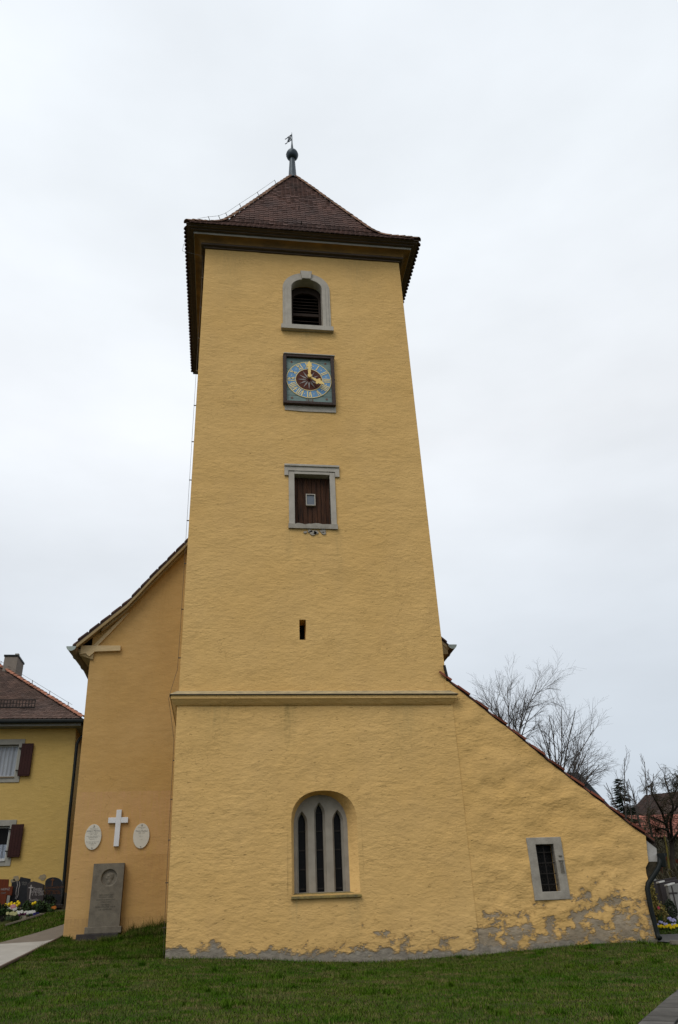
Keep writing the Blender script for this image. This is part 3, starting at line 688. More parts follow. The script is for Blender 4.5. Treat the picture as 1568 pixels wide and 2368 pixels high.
# --- wooden hatch with stone frame
hw = MB()
hw.box((-.66, -.035, 10.83), (-.49, .24, 12.75)); hw.box((.57, -.035, 10.83), (.73, .24, 12.75)); hw.box((-.49, -.035, 12.67), (.57, .24, 12.77))
hwin = hw.build('hatch_window', 'stone', tower, bevel=.008)
lm = MB().box((-.74, -.055, 12.765), (.83, .1, 12.915)); lm.box((-.79, -.09, 12.915), (.875, .1, 12.99)); lm.box((-.785, -.053, 12.60), (-.665, .1, 12.914)); lm.box((.735, -.053, 12.60), (.87, .1, 12.914))
lm.build('lintel_moulding', 'stone', hwin, bevel=.012)
sl_ = MB(); pts = [(-.68, 10.83), (.75, 10.83), (.75, 10.985)] + [(x, 10.985 + random.uniform(-.035, .02)) for x in np.linspace(.6, -.5, 12)] + [(-.68, 10.985)]
sl_.prism([(x, -.058, z) for x, z in pts], (0, .3, 0)).build('worn_sill', 'stone_d', hwin)
px = -.495
for i, wd in enumerate((.12, .15, .13, .14, .15, .12, .14, .115)):
    g = MB().box((px + .004, .2 - random.uniform(0, .018), 10.97 + random.uniform(-.01, .03)), (px + wd - .004, .25, 12.66)); g.build('plank', 'plank', hwin, bevel=.006); px += wd
wf = MB(); ring_band(wf, [(-.14, 11.695), (.14, 11.695), (.14, 12.085), (-.14, 12.085), (-.14, 11.695)], [(-.115, 11.72), (.115, 11.72), (.115, 12.06), (-.115, 12.06), (-.115, 11.72)], .13, .2)
wf2 = wf.build('peep_frame', 'stone', hwin); 
MB().box((-.115, .165, 11.72), (.115, .175, 12.06)).build('peep_pane', 'glass', hwin)
for (x, z, r_) in ((-.2, 10.72, .05), (.02, 10.70, .11), (.12, 10.72, .09), (.34, 10.70, .07), (-.06, 10.76, .08), (.3, 10.77, .09)):
    pp = [(x + r_ * math.cos(a) * random.uniform(.6, 1.3), -.028, z + r_ * .7 * math.sin(a) * random.uniform(.6, 1.2)) for a in np.linspace(0, 2 * math.pi, 11)[:-1]]
    MB().prism(pp, (0, .05, 0)).build('mortar_patch', 'stone_d', tower)
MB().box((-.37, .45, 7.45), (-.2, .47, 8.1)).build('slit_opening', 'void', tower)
# --- three-light window in the niche
cP = (pL + pR) / 2; sl = (1.40, U(740, 1860, .33).z)
def lancet(xc, hw, z0, zs, zt, n=6):
    l = [(xc - hw, z0), (xc + hw, z0)]
    for i in range(n + 1): t = i / n; l.append((xc + hw * (1 - t ** 1.9), zs + (zt - zs) * t))
    for i in range(n - 1, -1, -1): t = i / n; l.append((xc - hw * (1 - t ** 1.9), zs + (zt - zs) * t))
    return l
LX = [(U(699.5, 1975, .34).x, U(700, 1880, .34).z), (U(741, 1975, .34).x, U(739, 1859, .34).z), (U(783.5, 1975, .34).x, U(780, 1876, .34).z)]
outl = [Vector((x, .32, z)) for x, z in arch_loop(pL - .02, pR + .02, 1.36, 2.86, pan[10][1] + .02, 16, 2.2)]
big = [lancet(x, .135, 1.415, zt - .22, zt + .045) for x, zt in LX]; sml = [lancet(x, .088, 1.425, zt - .22, zt) for x, zt in LX]
tr = MB(); loops = [outl] + [[Vector((x, .32, z)) for x, z in l] for l in big]; flat = [p for l in loops for p in l]
tr.v = [tuple(p) for p in flat]; tr.f = [tuple(t) for t in tessellate_polygon(loops)]
for lb, ls in zip(big, sml):
    b = len(tr.v); n = len(lb); tr.v += [(x, .32, z) for x, z in lb] + [(x, .345, z) for x, z in lb] + [(x, .42, z) for x, z in ls] + [(x, .52, z) for x, z in ls]
    for r_ in range(3): tr.f += [(b + r_ * n + i, b + r_ * n + (i + 1) % n, b + (r_ + 1) * n + (i + 1) % n, b + (r_ + 1) * n + i) for i in range(n)]
twin = tr.build('tracery_window', 'tracery', tower)
for (x, zt), ls in zip(LX, sml):
    MB().prism([(a, .50, z) for a, z in ls], (0, .02, 0)).build('window_light', 'glass_d', twin)
    gb = MB()
    for k_, z in enumerate(np.arange(1.5, zt - .1, .42)): gb.bar((x - .09, .485, z), (x + .09, .485, z), .012, .03)
    gb.build('glazing_bars', 'iron', twin)
nl = niche_o[0][0]; nr = niche_o[1][0]
ss = MB(); ss.add([(nl - .02, -.10, 1.27), (nr + .02, -.10, 1.27), (nr + .02, -.10, 1.315), (nl - .02, -.10, 1.315), (pL - .02, .33, 1.41), (pR + .02, .33, 1.41), (nl - .02, .3, 1.25), (nr + .02, .3, 1.25)],
    [(0, 1, 2, 3), (3, 2, 5, 4), (0, 6, 7, 1), (0, 3, 4, 6), (1, 7, 5, 2)]); ss.build('sloping_sill', 'sill', twin)
# --- grey patch of mortar below and above the clock
MB().prism([(-.76, -.03, 15.01), (-.1, -.03, 14.98), (.86, -.03, 14.99), (.86, -.03, 15.22), (-.76, -.03, 15.22)], (0, .06, 0)).build('mortar_band', 'stone', tower)

# ---------------------------------------------------------------- tower clock
CC = Vector((.02, 0, 16.18))
clock = thing('tower_clock', (CC.x, -.02, CC.z), 'square painted tower clock with blue dial, gilt numerals and gilt hands showing four', 'clock')
W_, H_ = .83, .985
for lo, hi in (((-W_, -.15, -H_), (-W_ + .11, 0, H_)), ((W_ - .11, -.15, -H_), (W_, 0, H_)), ((-W_ + .11, -.148, H_ - .10), (W_ - .11, 0, H_)), ((-W_ + .11, -.148, -H_), (W_ - .11, 0, -H_ + .10))):
    MB().box(Vector(lo) + CC, Vector(hi) + CC).build('frame_beam', 'frame', clock, bevel=.012)
MB().box(Vector((-W_ + .02, -.175, H_)) + CC, Vector((W_ + .03, 0, H_ + .03)) + CC).build('frame_cover', 'stone', clock)
zz = [-.89, -.62, -.40, -.12, .16, .42, .72, .89]
for a, b in zip(zz, zz[1:]): MB().box(Vector((-.725, -.06 + random.uniform(-.004, .004), a + .006)) + CC, Vector((.725, -.02, b - .006)) + CC).build('board', 'board', clock)
def disc(mb, c, r0, r1, y, th, n=64, a0=0, a1=2 * math.pi):
    vs = []; fs = []; full = abs(a1 - a0 - 2 * math.pi) < 1e-6; m = n if full else n + 1
    for i in range(m):
        a = a0 + (a1 - a0) * i / n
        for r_ in (r0, r1):
            for yy in (y, y + th): vs.append((c.x + r_ * math.sin(a), yy, c.z + r_ * math.cos(a)))
    for i in range(n):
        j = (i + 1) % m
        fs += [(4 * i, 4 * j, 4 * j + 2, 4 * i + 2), (4 * i + 2, 4 * j + 2, 4 * j + 3, 4 * i + 3), (4 * i, 4 * i + 1, 4 * j + 1, 4 * j)]
    mb.add(vs, fs)
DC = CC + Vector((0, 0, .015)); DR = .725
g = MB(); disc(g, DC, .0, DR - .005, -.076, .014); dial = g.build('dial_ring', 'blue', clock)
g = MB(); disc(g, DC, DR - .022, DR, -.083, .02); g.build('dial_rim', 'gold_d', clock)
g = MB(); disc(g, DC, .0, .425, -.082, .01); g.build('dial_centre', 'brown', clock)
g = MB(); disc(g, DC, .42, .44, -.087, .012); g.build('inner_rim', 'gold_d', clock)
for k in range(12):
    a = 2 * math.pi * k / 12; dx, dz = math.sin(a), math.cos(a); t_ = Vector((dz, 0, -dx)); dv = Vector((dx, 0, dz))
    p = [DC + dv * .09 + t_ * .006, DC + dv * .17 + t_ * .026, DC + dv * .375, DC + dv * .17 - t_ * .026, DC + dv * .09 - t_ * .006]
    MB().prism([(q.x, -.088, q.z) for q in p], (0, .005, 0)).build('ray', 'ray', clock)
    a2 = a + math.pi / 12; c2 = DC + Vector((math.sin(a2), 0, math.cos(a2))) * .575
    g = MB(); disc(g, c2, 0, .019, -.081, .006, 10); g.build('minute_dot', 'dots', clock)
rom = ['XII', 'I', 'II', 'III', 'IIII', 'V', 'VI', 'VII', 'VIII', 'IX', 'X', 'XI']
for k, s_ in enumerate(rom):      # strokes built radially
    a = 2 * math.pi * k / 12; Rr = Matrix.Rotation(a, 4, 'Y'); g = MB(); wch = {'I': .058, 'V': .115, 'X': .115}; tot = sum(wch[c] for c in s_); x = -tot / 2
    def stroke(xa, za, xb, zb_, w=.032):
        p = [Vector((xa - w / 2, -.083, za)), Vector((xa + w / 2, -.083, za)), Vector((xb + w / 2, -.083, zb_)), Vector((xb - w / 2, -.083, zb_))]
        g.prism([DC + (Rr @ q) for q in p], (0, .005, 0))
    for c in s_:
        wc = wch[c]; c0 = x + wc / 2; zi, zo = .462, .685
        if c == 'I': stroke(c0, zi, c0, zo)
        elif c == 'V': stroke(c0, zi, c0 - wc * .36, zo, .038); stroke(c0 + .008, zi, c0 + wc * .36, zo, .022)
        else: stroke(c0 + wc * .34, zi, c0 - wc * .34, zo, .038); stroke(c0 - wc * .34, zi, c0 + wc * .34, zo, .022)
        x += wc
    g.build('numeral', 'gold_d', clock)
for sx, sz in ((-1, 1), (1, 1), (-1, -1), (1, -1)):
    g = MB(); c2 = CC + Vector((sx * .55, 0, sz * .72)); disc(g, c2, .015, .04, -.07, .01, 10); g.build('corner_rosette', 'rust', clock)
text('inscription', '1818', CC + Vector((0, -.066, -.79)), .13, 'rust', clock, .002)
HB = DC + Vector((0, 0, .0))
g = MB(); prev = None
prof_m = [(0, .032), (.06, .03), (.2, .042), (.27, .03), (.29, .05), (.31, .025), (.36, .03), (.38, .06), (.41, .085), (.44, .06), (.45, .045), (.465, .075), (.49, .055), (.53, .03), (.60, .006)]
def hand(prof, ang, y, th):
    prof = [(r_, w_ * 1.15) for r_, w_ in prof]; q = [(w_, r_) for r_, w_ in prof] + [(-w_, r_) for r_, w_ in prof[::-1]]; Rr = Matrix.Rotation(ang, 4, 'Y')
    return MB().prism([HB + Rr @ Vector((x, y, r_)) for x, r_ in q], (0, th, 0))
hand(prof_m, 0, -.29, .02).build('minute_hand', 'gold', clock, bevel=.004)
prof_h = [(0, .03), (.10, .034), (.16, .028), (.20, .05), (.225, .03), (.26, .045), (.29, .095), (.33, .115), (.355, .085), (.36, .055), (.40, .062), (.45, .045), (.55, .008)]
hand(prof_h, R(120), -.245, .02).build('hour_hand', 'gold', clock, bevel=.004)
g = MB(); disc(g, HB, 0, .066, -.315, .08, 20); g.build('hub', 'gold', clock)
MB().tube([HB + Vector((0, -.24, 0)), HB + Vector((0, -.05, 0))], .022, 8).build('hand_shaft', 'iron', clock)

# ---------------------------------------------------------------- weather vane on the roof
VX, VY = -.06, 3.45
zz_ = lambda py: U(674, py, VY).z
vane = thing('weather_vane', (VX, VY, zz_(413)), 'dark metal spire ball with pole and pierced weather flag on top of the tower roof', 'weather vane')
zb0, zbt = zz_(414), zz_(366)
MB().lathe([(.24, -.05), (.20, .06), (.185, .1), (.118, zbt - zb0)], (VX, VY, zb0), 14).build('spire_pole', 'copper', vane, True)
MB().lathe([(.33, -.12), (.28, -.02), (.19, .05)], (VX, VY, zb0), 4).build('spire_collar', 'copper', vane)
bc, br = zz_(358), .275
MB().lathe([(br * math.sin(a), -(br * 1.17) * math.cos(a)) for a in np.linspace(.12, math.pi - .1, 16)], (VX, VY, bc), 20).build('ball', 'copper', vane, True)
MB().lathe([(br * 1.01, -.025), (br * 1.03, 0), (br * 1.01, .025)], (VX, VY, bc), 20).build('ball_seam', 'copper', vane, True)
zt = zz_(305)
MB().lathe([(.075, 0), (.03, .55), (.022, zt - bc - br - .25), (.004, zt - bc - br * 1.1)], (VX, VY, bc + br * 1.1), 8).build('spike', 'copper', vane, True)
fz0, fz1 = zz_(322), zz_(310.5)
e0 = Uz(659.5, 333, fz0); fd = Vector((e0.x - VX, e0.y - VY, 0)); fl = min(fd.length, 2.2); fd.normalize()
def fp(s_, z): p = Vector((VX, VY, 0)) + fd * (s_ * fl); return (p.x, p.y, fz0 + (fz1 - fz0) * z)
fl_ = MB()
for pl in ([(0, 1.0), (.5, 1.0)], [(0, 0), (.55, 0)], [(.5, 0), (.5, 1)], [(.05, 0), (.28, .5), (.5, .95)], [(.05, .95), (.28, .5), (.5, .05)], [(.2, .3), (.36, .3), (.36, .7), (.2, .7), (.2, .3)], [(.5, .95), (.62, 1.05), (.75, .9), (.9, 1.0), (1, .95)], [(.5, .1), (.62, .2), (.78, -.05), (.9, .05), (1, 0)], [(.5, .6), (.6, .35), (.52, .2)]):
    fl_.tube([fp(*q) for q in pl], .022, 4)
fl_.build('flag', 'copper', vane)

# ---------------------------------------------------------------- lightning conductor
lc = thing('lightning_conductor', (-3.56, .12, .3), 'thin lightning conductor wire along the left roof hip and down the tower corner', 'wire')
hp = [(ax - h - .12, ay - h - .05, z + .28) for h, z in RP[::-1][1:-2]] + [(ax - 3.75, ay - 3.7, 23.0), (ax - 4.26, ay - 2.9, 22.5), (ax - 4.28, ay - 2.9, 22.2), (-3.58, .25, 21.7)]
dn_ = [(-3.55, .14, 21.0), (-3.56, .12, 14), (-3.56, .10, 8.0), (-3.57, .08, 6.7), (-3.72, .05, 6.05), (-3.74, .02, 5.9), (-3.66, .04, 5.5), (-3.55, .08, 4.9), (-3.53, .08, 2.0), (-3.50, .08, .2)]
MB().tube(hp, .006, 5).build('hip_cable', 'wire', lc); MB().tube([hp[-1]] + dn_, .005, 5).build('down_cable', 'wire', lc)
for z in np.arange(7, 21, 1.35): MB().box((-3.57, .09, z), (-3.47, .12, z + .02)).build('cable_clip', 'wire', lc)
for z in np.arange(.8, 5.2, .9): MB().box((-3.55, .06, z), (-3.47, .09, z + .02)).build('cable_clip', 'wire', lc)
for h, z in RP[2:-1]: MB().bar((ax - h - .03, ay - h - .03, z + .05), (ax - h - .12, ay - h - .05, z + .30), .018, .018).build('cable_stay', 'wire', lc)

# ---------------------------------------------------------------- nave
nave = thing('church_nave', (-1.1, 10, .8), 'orange plastered gable end of the church nave behind the tower with curved tiled eaves', 'church nave')
NY = 3.0; VY_ = NY - .30
vp = [U(*p, VY_) for p in ((167.6, 1490), (226, 1444), (299, 1386), (352, 1329), (432, 1249))]
NC = -1.10
s_top = (vp[4].z - vp[3].z) / (vp[4].x - vp[3].x)
ridge = Vector((NC, VY_, vp[4].z + s_top * (NC - vp[4].x)))
left = [Vector((p.x, 0, p.z)) for p in vp] + [Vector((NC, 0, ridge.z))]          # top of tiles
mirror = lambda p: Vector((2 * NC - p.x, p.y, p.z))
wl_b, wl_t = Vector((-6.15, NY, .2)), Vector((-6.29, NY, 7.75))
def under(x, off):                        # height of the verge line at x, lowered
    xx = [q.x for q in left]; return float(np.interp(x, xx, [q.z for q in left])) - off
gw = [(wl_b.x, wl_b.z), (wl_t.x, 7.6)] + [(x, under(x, .145)) for x in np.linspace(-6.28, NC, 14)]
gw += [(2 * NC - x, z) for x, z in gw[::-1][1:]]
g = MB(); g.prism([(x, NY, z) for x, z in gw], (0, .6, 0)); nw = g.build('gable_wall', 'nave', nave)
g = MB(); g.add([(-6.15, NY + .01, .2), (-6.29, NY + .01, 7.9), (-4.6, 24, 7.9), (-4.5, 24, .2)], [(0, 1, 2, 3)]); g.add([(3.95, NY + .01, .2), (4.09, NY + .01, 7.9), (4.09, 24, 7.9), (3.95, 24, .2)], [(0, 1, 2, 3)]); g.build('side_walls', 'nave', nave)
# roof slab following the curved line
DEPTH = 21
def roof_sheet(pts, y0, y1, th):
    m = MB(); k = len(pts)
    for y in (y0, y1):
        for p in pts: m.v.append((p.x, y, p.z - .03))
        for p in pts: m.v.append((p.x, y, p.z - .03 - th))
    m.f = [(i, i + 1, 2 * k + i + 1, 2 * k + i) for i in range(k - 1)] + [(k + i, 3 * k + i, 3 * k + i + 1, k + i + 1) for i in range(k - 1)] + [(i, k + i, k + i + 1, i + 1) for i in range(k - 1)]
    m.f += [(0, 2 * k, 3 * k, k), (k - 1, 2 * k - 1, 4 * k - 1, 3 * k - 1)]
    return m
full = left + [mirror(p) for p in left[::-1][1:]]
nroof = roof_sheet(full, VY_ + .02, 24, .06).build('roof', 'deck', nave)
ntile = tile_tmpl(.178, .36, .045, .05)
profL = [(p.x - left[0].x, p.z) for p in left]
nl_t = tile_rows((left[0].x, 24, 0), (left[0].x, VY_, 0), (1, 0, 0), profL, .2, .18, lambda d: .1, lambda d: 24 - VY_ - .09, .012)
nr_t = tile_rows((mirror(left[0]).x, VY_, 0), (mirror(left[0]).x, 24, 0), (-1, 0, 0), profL, .2, .18, lambda d: .09, lambda d: 6, .0)
vt = [m for m in nl_t if m.translation.y < VY_ + .2]; rest = [m for m in nl_t if m.translation.y >= VY_ + .2]
lay(nroof, vt, ntile, 'tile', 300, 'verge_tile'); joined('roof_tiles', ntile, rest + nr_t, 'tile', nroof, rng.random(len(rest) + len(nr_t)), 'stuff')
def strip_board(offs0, offs1, y0, y1, xs_, mirror_=False):
    m = MB(); k = len(xs_)
    for y in (y0, y1):
        for o in (offs0, offs1):
            for x in xs_: m.v.append((2 * NC - x if mirror_ else x, y, under(x, o)))
    m.f = [(i, i + 1, k + i + 1, k + i) for i in range(k - 1)] + [(2 * k + i, 3 * k + i, 3 * k + i + 1, 2 * k + i + 1) for i in range(k - 1)] + [(k + i, k + i + 1, 3 * k + i + 1, 3 * k + i) for i in range(k - 1)] + [(i, 2 * k + i, 2 * k + i + 1, i + 1) for i in range(k - 1)]
    m.f += [(0, k, 3 * k, 2 * k), (k - 1, 3 * k - 1, 4 * k - 1, 2 * k - 1)]
    return m
bx_ = list(np.linspace(left[0].x + .1, NC, 18))
for mi in (False, True):
    strip_board(.085, .19, VY_ + .015, VY_ + .06, bx_, mi).build('barge_board', 'soffit', nave)
    strip_board(.10, .14, VY_ + .06, NY + .02, bx_, mi).build('soffit_board', 'soffit', nave)
    strip_board(.15, .27, VY_ + .13, NY - .003, bx_[2:], mi).build('verge_moulding', 'soffit', nave)
# timber pieces at the gable foot
P0 = lambda zx, zy: U((200 + zx * .38265) / 1.73023, (2100 + zy * .38265) / 1.73023, NY - .06)
bm_ = [P0(325, 1262), P0(740, 1262), P0(738, 1315), P0(470, 1325), P0(450, 1345), P0(412, 1378), P0(388, 1362), P0(375, 1345), P0(315, 1352), P0(318, 1325)]
MB().prism([(p.x, NY - .09, p.z) for p in bm_], (0, .12, 0)).build('tie_beam', 'cream', nave, bevel=.008)
rb = [P0(455, 1255), P0(500, 1258), P0(640, 1115), P0(830, 915), P0(800, 915), P0(560, 1150)]
MB().prism([(p.x, NY - .05, p.z) for p in rb], (0, .07, 0)).build('rafter_brace', 'cream', nave)
# gutters
def half_gutter(a, b, r, name, mat, endmat, parent, n=8):
    a = Vector(a); b = Vector(b); d = (b - a).normalized(); x = Vector((d.y, -d.x, 0)).normalized(); m = MB()
    for p in (a, b):
        for rr in (r, r * .9):
            for j in range(n + 1): t = math.pi * j / n; m.v.append(tuple(p + x * (rr * math.cos(t)) - Vector((0, 0, rr * math.sin(t)))))
    k = n + 1
    for j in range(n): m.f += [(j, j + 1, 2 * k + j + 1, 2 * k + j), (k + j, 3 * k + j, 3 * k + j + 1, k + j + 1), (j, k + j, k + j + 1, j + 1)]
    o = m.build(name, mat, parent, True)
    e = MB(); q = a - d * .012
    e.prism([tuple(q + x * (r * 1.03 * math.cos(math.pi * j / n)) - Vector((0, 0, r * 1.03 * math.sin(math.pi * j / n)))) for j in range(n + 1)], d * .012).build('gutter_end', endmat, o)
    for s_ in np.arange(.8, min((b - a).length, 6), 1.0): 
        pts = [a + d * s_ + x * (r * 1.04 * math.cos(math.pi * j / n)) - Vector((0, 0, r * 1.04 * math.sin(math.pi * j / n))) for j in range(n + 1)]
        MB().tube(pts, .012, 4).build('gutter_bracket', mat, o)
    return o
gl = U(165, 1494, VY_ - .05); gr = U(1046, 1490, VY_ - .05)
ge = Uz(214, 1562, gl.z); dirg = (ge - gl); dirg.z = 0; dirg.normalize()
half_gutter(gl, gl + dirg * 5.0, .135, 'gutter', 'gutter', 'verdi', nave)
half_gutter(gr, gr + Vector((0, 14, 0)), .135, 'gutter', 'gutter', 'verdi', nave)
ef = MB(); ef.add([(gl.x + .12, VY_ + .24, gl.z + .02), (-6.2, VY_ + .24, gl.z - .05), (-6.2 + .6, 8, gl.z - .05), (gl.x + .12 + dirg.x * 5, 8, gl.z + .02), (gl.x + .2, VY_ + .24, gl.z - .16), (-6.2, VY_ + .24, gl.z - .3), (-6.2 + .6, 8, gl.z - .3), (gl.x + .2 + dirg.x * 5, 8, gl.z - .16)],
   [(0, 1, 2, 3), (4, 7, 6, 5), (0, 3, 7, 4), (0, 4, 5, 1)]); ef.build('eaves_box', 'soffit', nave)
ef = MB().box((4.05, VY_ + .03, gr.z - .28), (gr.x - .14, 20, gr.z + .02)); ef.build('eaves_box', 'soffit', nave)

# ---------------------------------------------------------------- lean-to annex
annex = thing('lean_to_annex', (5.8, 3.5, 0), 'ochre plastered lean-to annex with red tiled sloping roof against the tower', 'annex')
AY = -.012
vq = [U(*p, AY) for p in ((1034, 1569), (1180, 1685), (1324, 1800), (1455, 1901), (1515, 1945))]
AXR = lambda z: float(np.interp(z, [0, .6, 1.5, 1.75, 1.80, 2.45], [7.93, 7.97, 8.02, 8.04, 8.14, 8.20]))
vx = [p.x for p in vq]; vz = [p.z for p in vq]
top_at = lambda x: float(np.interp(x, vx, vz)) - .055
adisp = lambda x, z: (.045 * fbm(x + 20, z, .9) + .022 * fbm(x, z + 7, 2.6)) * max(0, min(1, (x - 3.52) / .35))
a_in = (5.28, 5.74, 1.23, 2.27)
aw = MB(); gz = np.linspace(-.5, 1, 2)
cols = sorted(set([round(v, 4) for v in np.arange(3.45, 8.1, .1)] + [a_in[0], a_in[1]])); cols = [c for c in cols if c in a_in[:2] or (abs(c - a_in[0]) > .04 and abs(c - a_in[1]) > .04)]
rows_ = 60
zrow = sorted([z for z in np.linspace(-.5, 6.6, 66) if min(abs(z - a_in[2]), abs(z - a_in[3])) > .05] + [a_in[2], a_in[3]])
idx = {}
def vid(j, i):
    x = cols[j] if j < len(cols) else None; z = zrow[i]
    if x is None: x = AXR(z)
    else: x = min(x, AXR(min(z, 2.45)))
    z = min(z, top_at(x)); k = (round(x, 4), round(z, 4))
    if k not in idx: idx[k] = len(aw.v); aw.v.append((x, AY - adisp(x, z), z))
    return idx[k]
for j in range(len(cols)):
    for i in range(len(zrow) - 1):
        if j + 1 < len(cols) and a_in[0] - 1e-6 <= cols[j] and cols[j + 1] <= a_in[1] + 1e-6 and a_in[2] - 1e-6 <= zrow[i] and zrow[i + 1] <= a_in[3] + 1e-6: continue
        q = [vid(j, i), vid(j + 1, i), vid(j + 1, i + 1), vid(j, i + 1)]; q2 = []
        for t in q:
            if t not in q2: q2.append(t)
        if len(q2) >= 3: aw.f.append(tuple(q2))
reveal(aw, rect_loop(*a_in), AY, .3, disp=adisp)
e_ = [(AXR(z), AY - adisp(AXR(z), z), z) for z in np.linspace(-.5, 2.45, 24)]; b = len(aw.v); aw.v += e_ + [(x + .02, 6.5, z) for x, y, z in e_]; n = len(e_)
aw.f += [(b + i, b + n + i, b + n + i + 1, b + i + 1) for i in range(n - 1)]
aw.build('annex_wall', 'annex', annex, True, fix=False)
def line_sheet(dz0, dz1, y0, y1):
    m = MB(); k = len(vx)
    for y in (y0, y1):
        for dz in (dz0, dz1):
            for x, z in zip(vx, vz): m.v.append((x, y, z + dz))
    m.f = [(i, i + 1, k + i + 1, k + i) for i in range(k - 1)] + [(i, 2 * k + i, 2 * k + i + 1, i + 1) for i in range(k - 1)] + [(k + i, k + i + 1, 3 * k + i + 1, 3 * k + i) for i in range(k - 1)] + [(0, k, 3 * k, 2 * k), (k - 1, 3 * k - 1, 4 * k - 1, 2 * k - 1)]
    return m
aroof = line_sheet(-.045, -.015, -.03, 6.6).build('roof', 'deck', annex)
rev = list(zip(vx, vz))[::-1]; pA = [(rev[0][0] - x, z) for x, z in rev]
at_ = tile_rows((rev[0][0], -.07, 0), (rev[0][0], 6.6, 0), (-1, 0, 0), pA, .30, .2, lambda d: .1, lambda d: 6.6, .0, .085)
atm = tile_tmpl(.2, .40, .055, .01)
v1 = [m for m in at_ if m.translation.y < .15]; v2 = [m for m in at_ if m.translation.y >= .15]
lay(aroof, v1, atm, 'tile_r', 300, 'verge_tile'); joined('roof_tiles', atm, v2, 'tile_r', aroof, rng.random(len(v2)), 'stuff')
p_ = U(1034, 1562, -.02); MB().bar((p_.x - .02, -.06, p_.z - .03), (p_.x - .06, -.06, p_.z + .27), .06, .05, (0, 1, 0)).build('lead_flashing', 'iron', annex)
fw = MB(); O = (5.07, 5.955, 1.05, 2.43)
ring_band(fw, [(O[0], O[2]), (O[1], O[2]), (O[1], O[3]), (O[0], O[3]), (O[0], O[2])], [(a_in[0], a_in[2]), (a_in[1], a_in[2]), (a_in[1], a_in[3]), (a_in[0], a_in[3]), (a_in[0], a_in[2])], AY - .045, .16)
swin = fw.build('barred_window', 'stone_d', annex, bevel=.01)
MB().box((a_in[0], .19, a_in[2]), (a_in[1], .21, a_in[3])).build('window_pane', 'glass_d', swin)
MB().bar((5.51, .08, a_in[2]), (5.51, .08, a_in[3]), .02, .02).build('grille_bar', 'iron', swin)
for z in np.linspace(a_in[2] + .16, a_in[3] - .17, 4): MB().bar((a_in[0], .07, z), (a_in[1], .07, z), .018, .018).build('grille_bar', 'iron', swin)
for z in np.linspace(a_in[2] + .1, a_in[3] - .1, 6):
    for x in (5.37, 5.45, 5.58, 5.67):
        g = MB(); disc(g, Vector((x, 0, z)), .035, .043, .186, .006, 10); g.build('lead_ring', 'iron', swin)
# carved groove traces on the right jamb
for x in (5.83, 5.862, 5.894): MB().box((x - .006, AY - .062, 1.62), (x + .006, AY - .045, 1.86)).build('carved_groove', 'stele', swin)
MB().box((5.80, AY - .066, 1.885), (5.92, AY - .045, 1.905)).build('carved_groove', 'stele', swin); MB().box((5.82, AY - .066, 1.99), (5.90, AY - .045, 2.01)).build('carved_groove', 'stele', swin)
q0 = U(1489, 1939, .06); q1 = U(1518, 1962, .06); q2 = U(1520, 1992, .06); q3 = U(1493, 1992, .06)
MB().prism([(q0.x - .1, .05, q0.z), (q0.x, .05, q0.z), (q1.x, .05, q1.z), (q2.x, .05, q2.z), (q3.x - .1, .05, q3.z)], (0, 5.5, 0)).build('eaves_block', 'lime', annex)
q4 = U(1495, 2030, .06); MB().prism([(q3.x - .1, .053, q3.z), (q2.x - .02, .053, q2.z), (U(1516, 2010, .06).x, .053, U(1516, 2010, .06).z), (U(1506, 2040, .06).x, .053, U(1506, 2040, .06).z), (q4.x - .2, .053, q4.z - .4)], (0, 5.5, 0)).build('eaves_rubble', 'rubble', annex)
ga = U(1531, 1973, -.02); half_gutter((ga.x, -.06, ga.z), (ga.x, 6.5, ga.z), .10, 'gutter', 'gut_d', 'gut_d', annex)
dp = [U(1527, 1982, -.05), U(1526, 1998, -.05), U(1521, 2010, -.05), U(1499, 2043, -.05), U(1497, 2056, -.05), U(1506, 2105, -.05), U(1519, 2155, -.05), U(1521, 2164, -.06), U(1526, 2170, -.12)]
MB().tube(dp, [.07, .06, .06, .06, .06, .057, .054, .054, .065], 10).build('downpipe', 'gut_d', annex, True)
MB().lathe([(.10, .10), (.10, .02), (.075, -.12), (.06, -.2)], (dp[0].x + .03, -.05, dp[0].z - .02), 10).build('rainwater_head', 'gut_d', annex, True)

# ---------------------------------------------------------------- memorials on the nave wall
WY = NY
def nW(px, py, y=WY - .04): return U(px, py, y)
c0 = nW(0, 0)
Z0 = lambda zx, zy, y: U((320 + zx * .19133) / 1.73023, (3220 + zy * .19133) / 1.73023, y)
ty = WY - .08
cr_ = [Z0(*p, ty) for p in ((762, 100), (868, 97), (860, 255), (1010, 255), (1003, 368), (850, 372), (818, 862), (702, 864), (733, 377), (585, 380), (593, 262), (750, 258))]
cc_ = cr_[0]
wcx = thing('wall_cross', (sum(p.x for p in cr_) / 12, WY - .04, min(p.z for p in cr_)), 'white marble cross mounted on the orange wall between two oval plaques', 'cross')
xc = (cr_[0].x + cr_[1].x) / 2; xw = (cr_[1].x - cr_[0].x) / 2; xb = (cr_[6].x + cr_[7].x) / 2; zt_ = (cr_[0].z + cr_[1].z) / 2; zb_ = (cr_[6].z + cr_[7].z) / 2
xm = (xc + xb) / 2; za, zc = (cr_[4].z + cr_[9].z) / 2, (cr_[3].z + cr_[10].z) / 2; xl_, xr_ = cr_[9].x, cr_[3].x
MB().box((xm - xw, ty, zb_), (xm + xw, WY + .01, zt_)).build('cross_shaft', 'white', wcx, bevel=.005)
MB().box((xl_, ty + .003, za), (xm - xw - .001, WY + .01, zc)).build('cross_arm', 'white', wcx, bevel=.005); MB().box((xm + xw + .001, ty + .003, za), (xr_, WY + .01, zc)).build('cross_arm', 'white', wcx, bevel=.005)
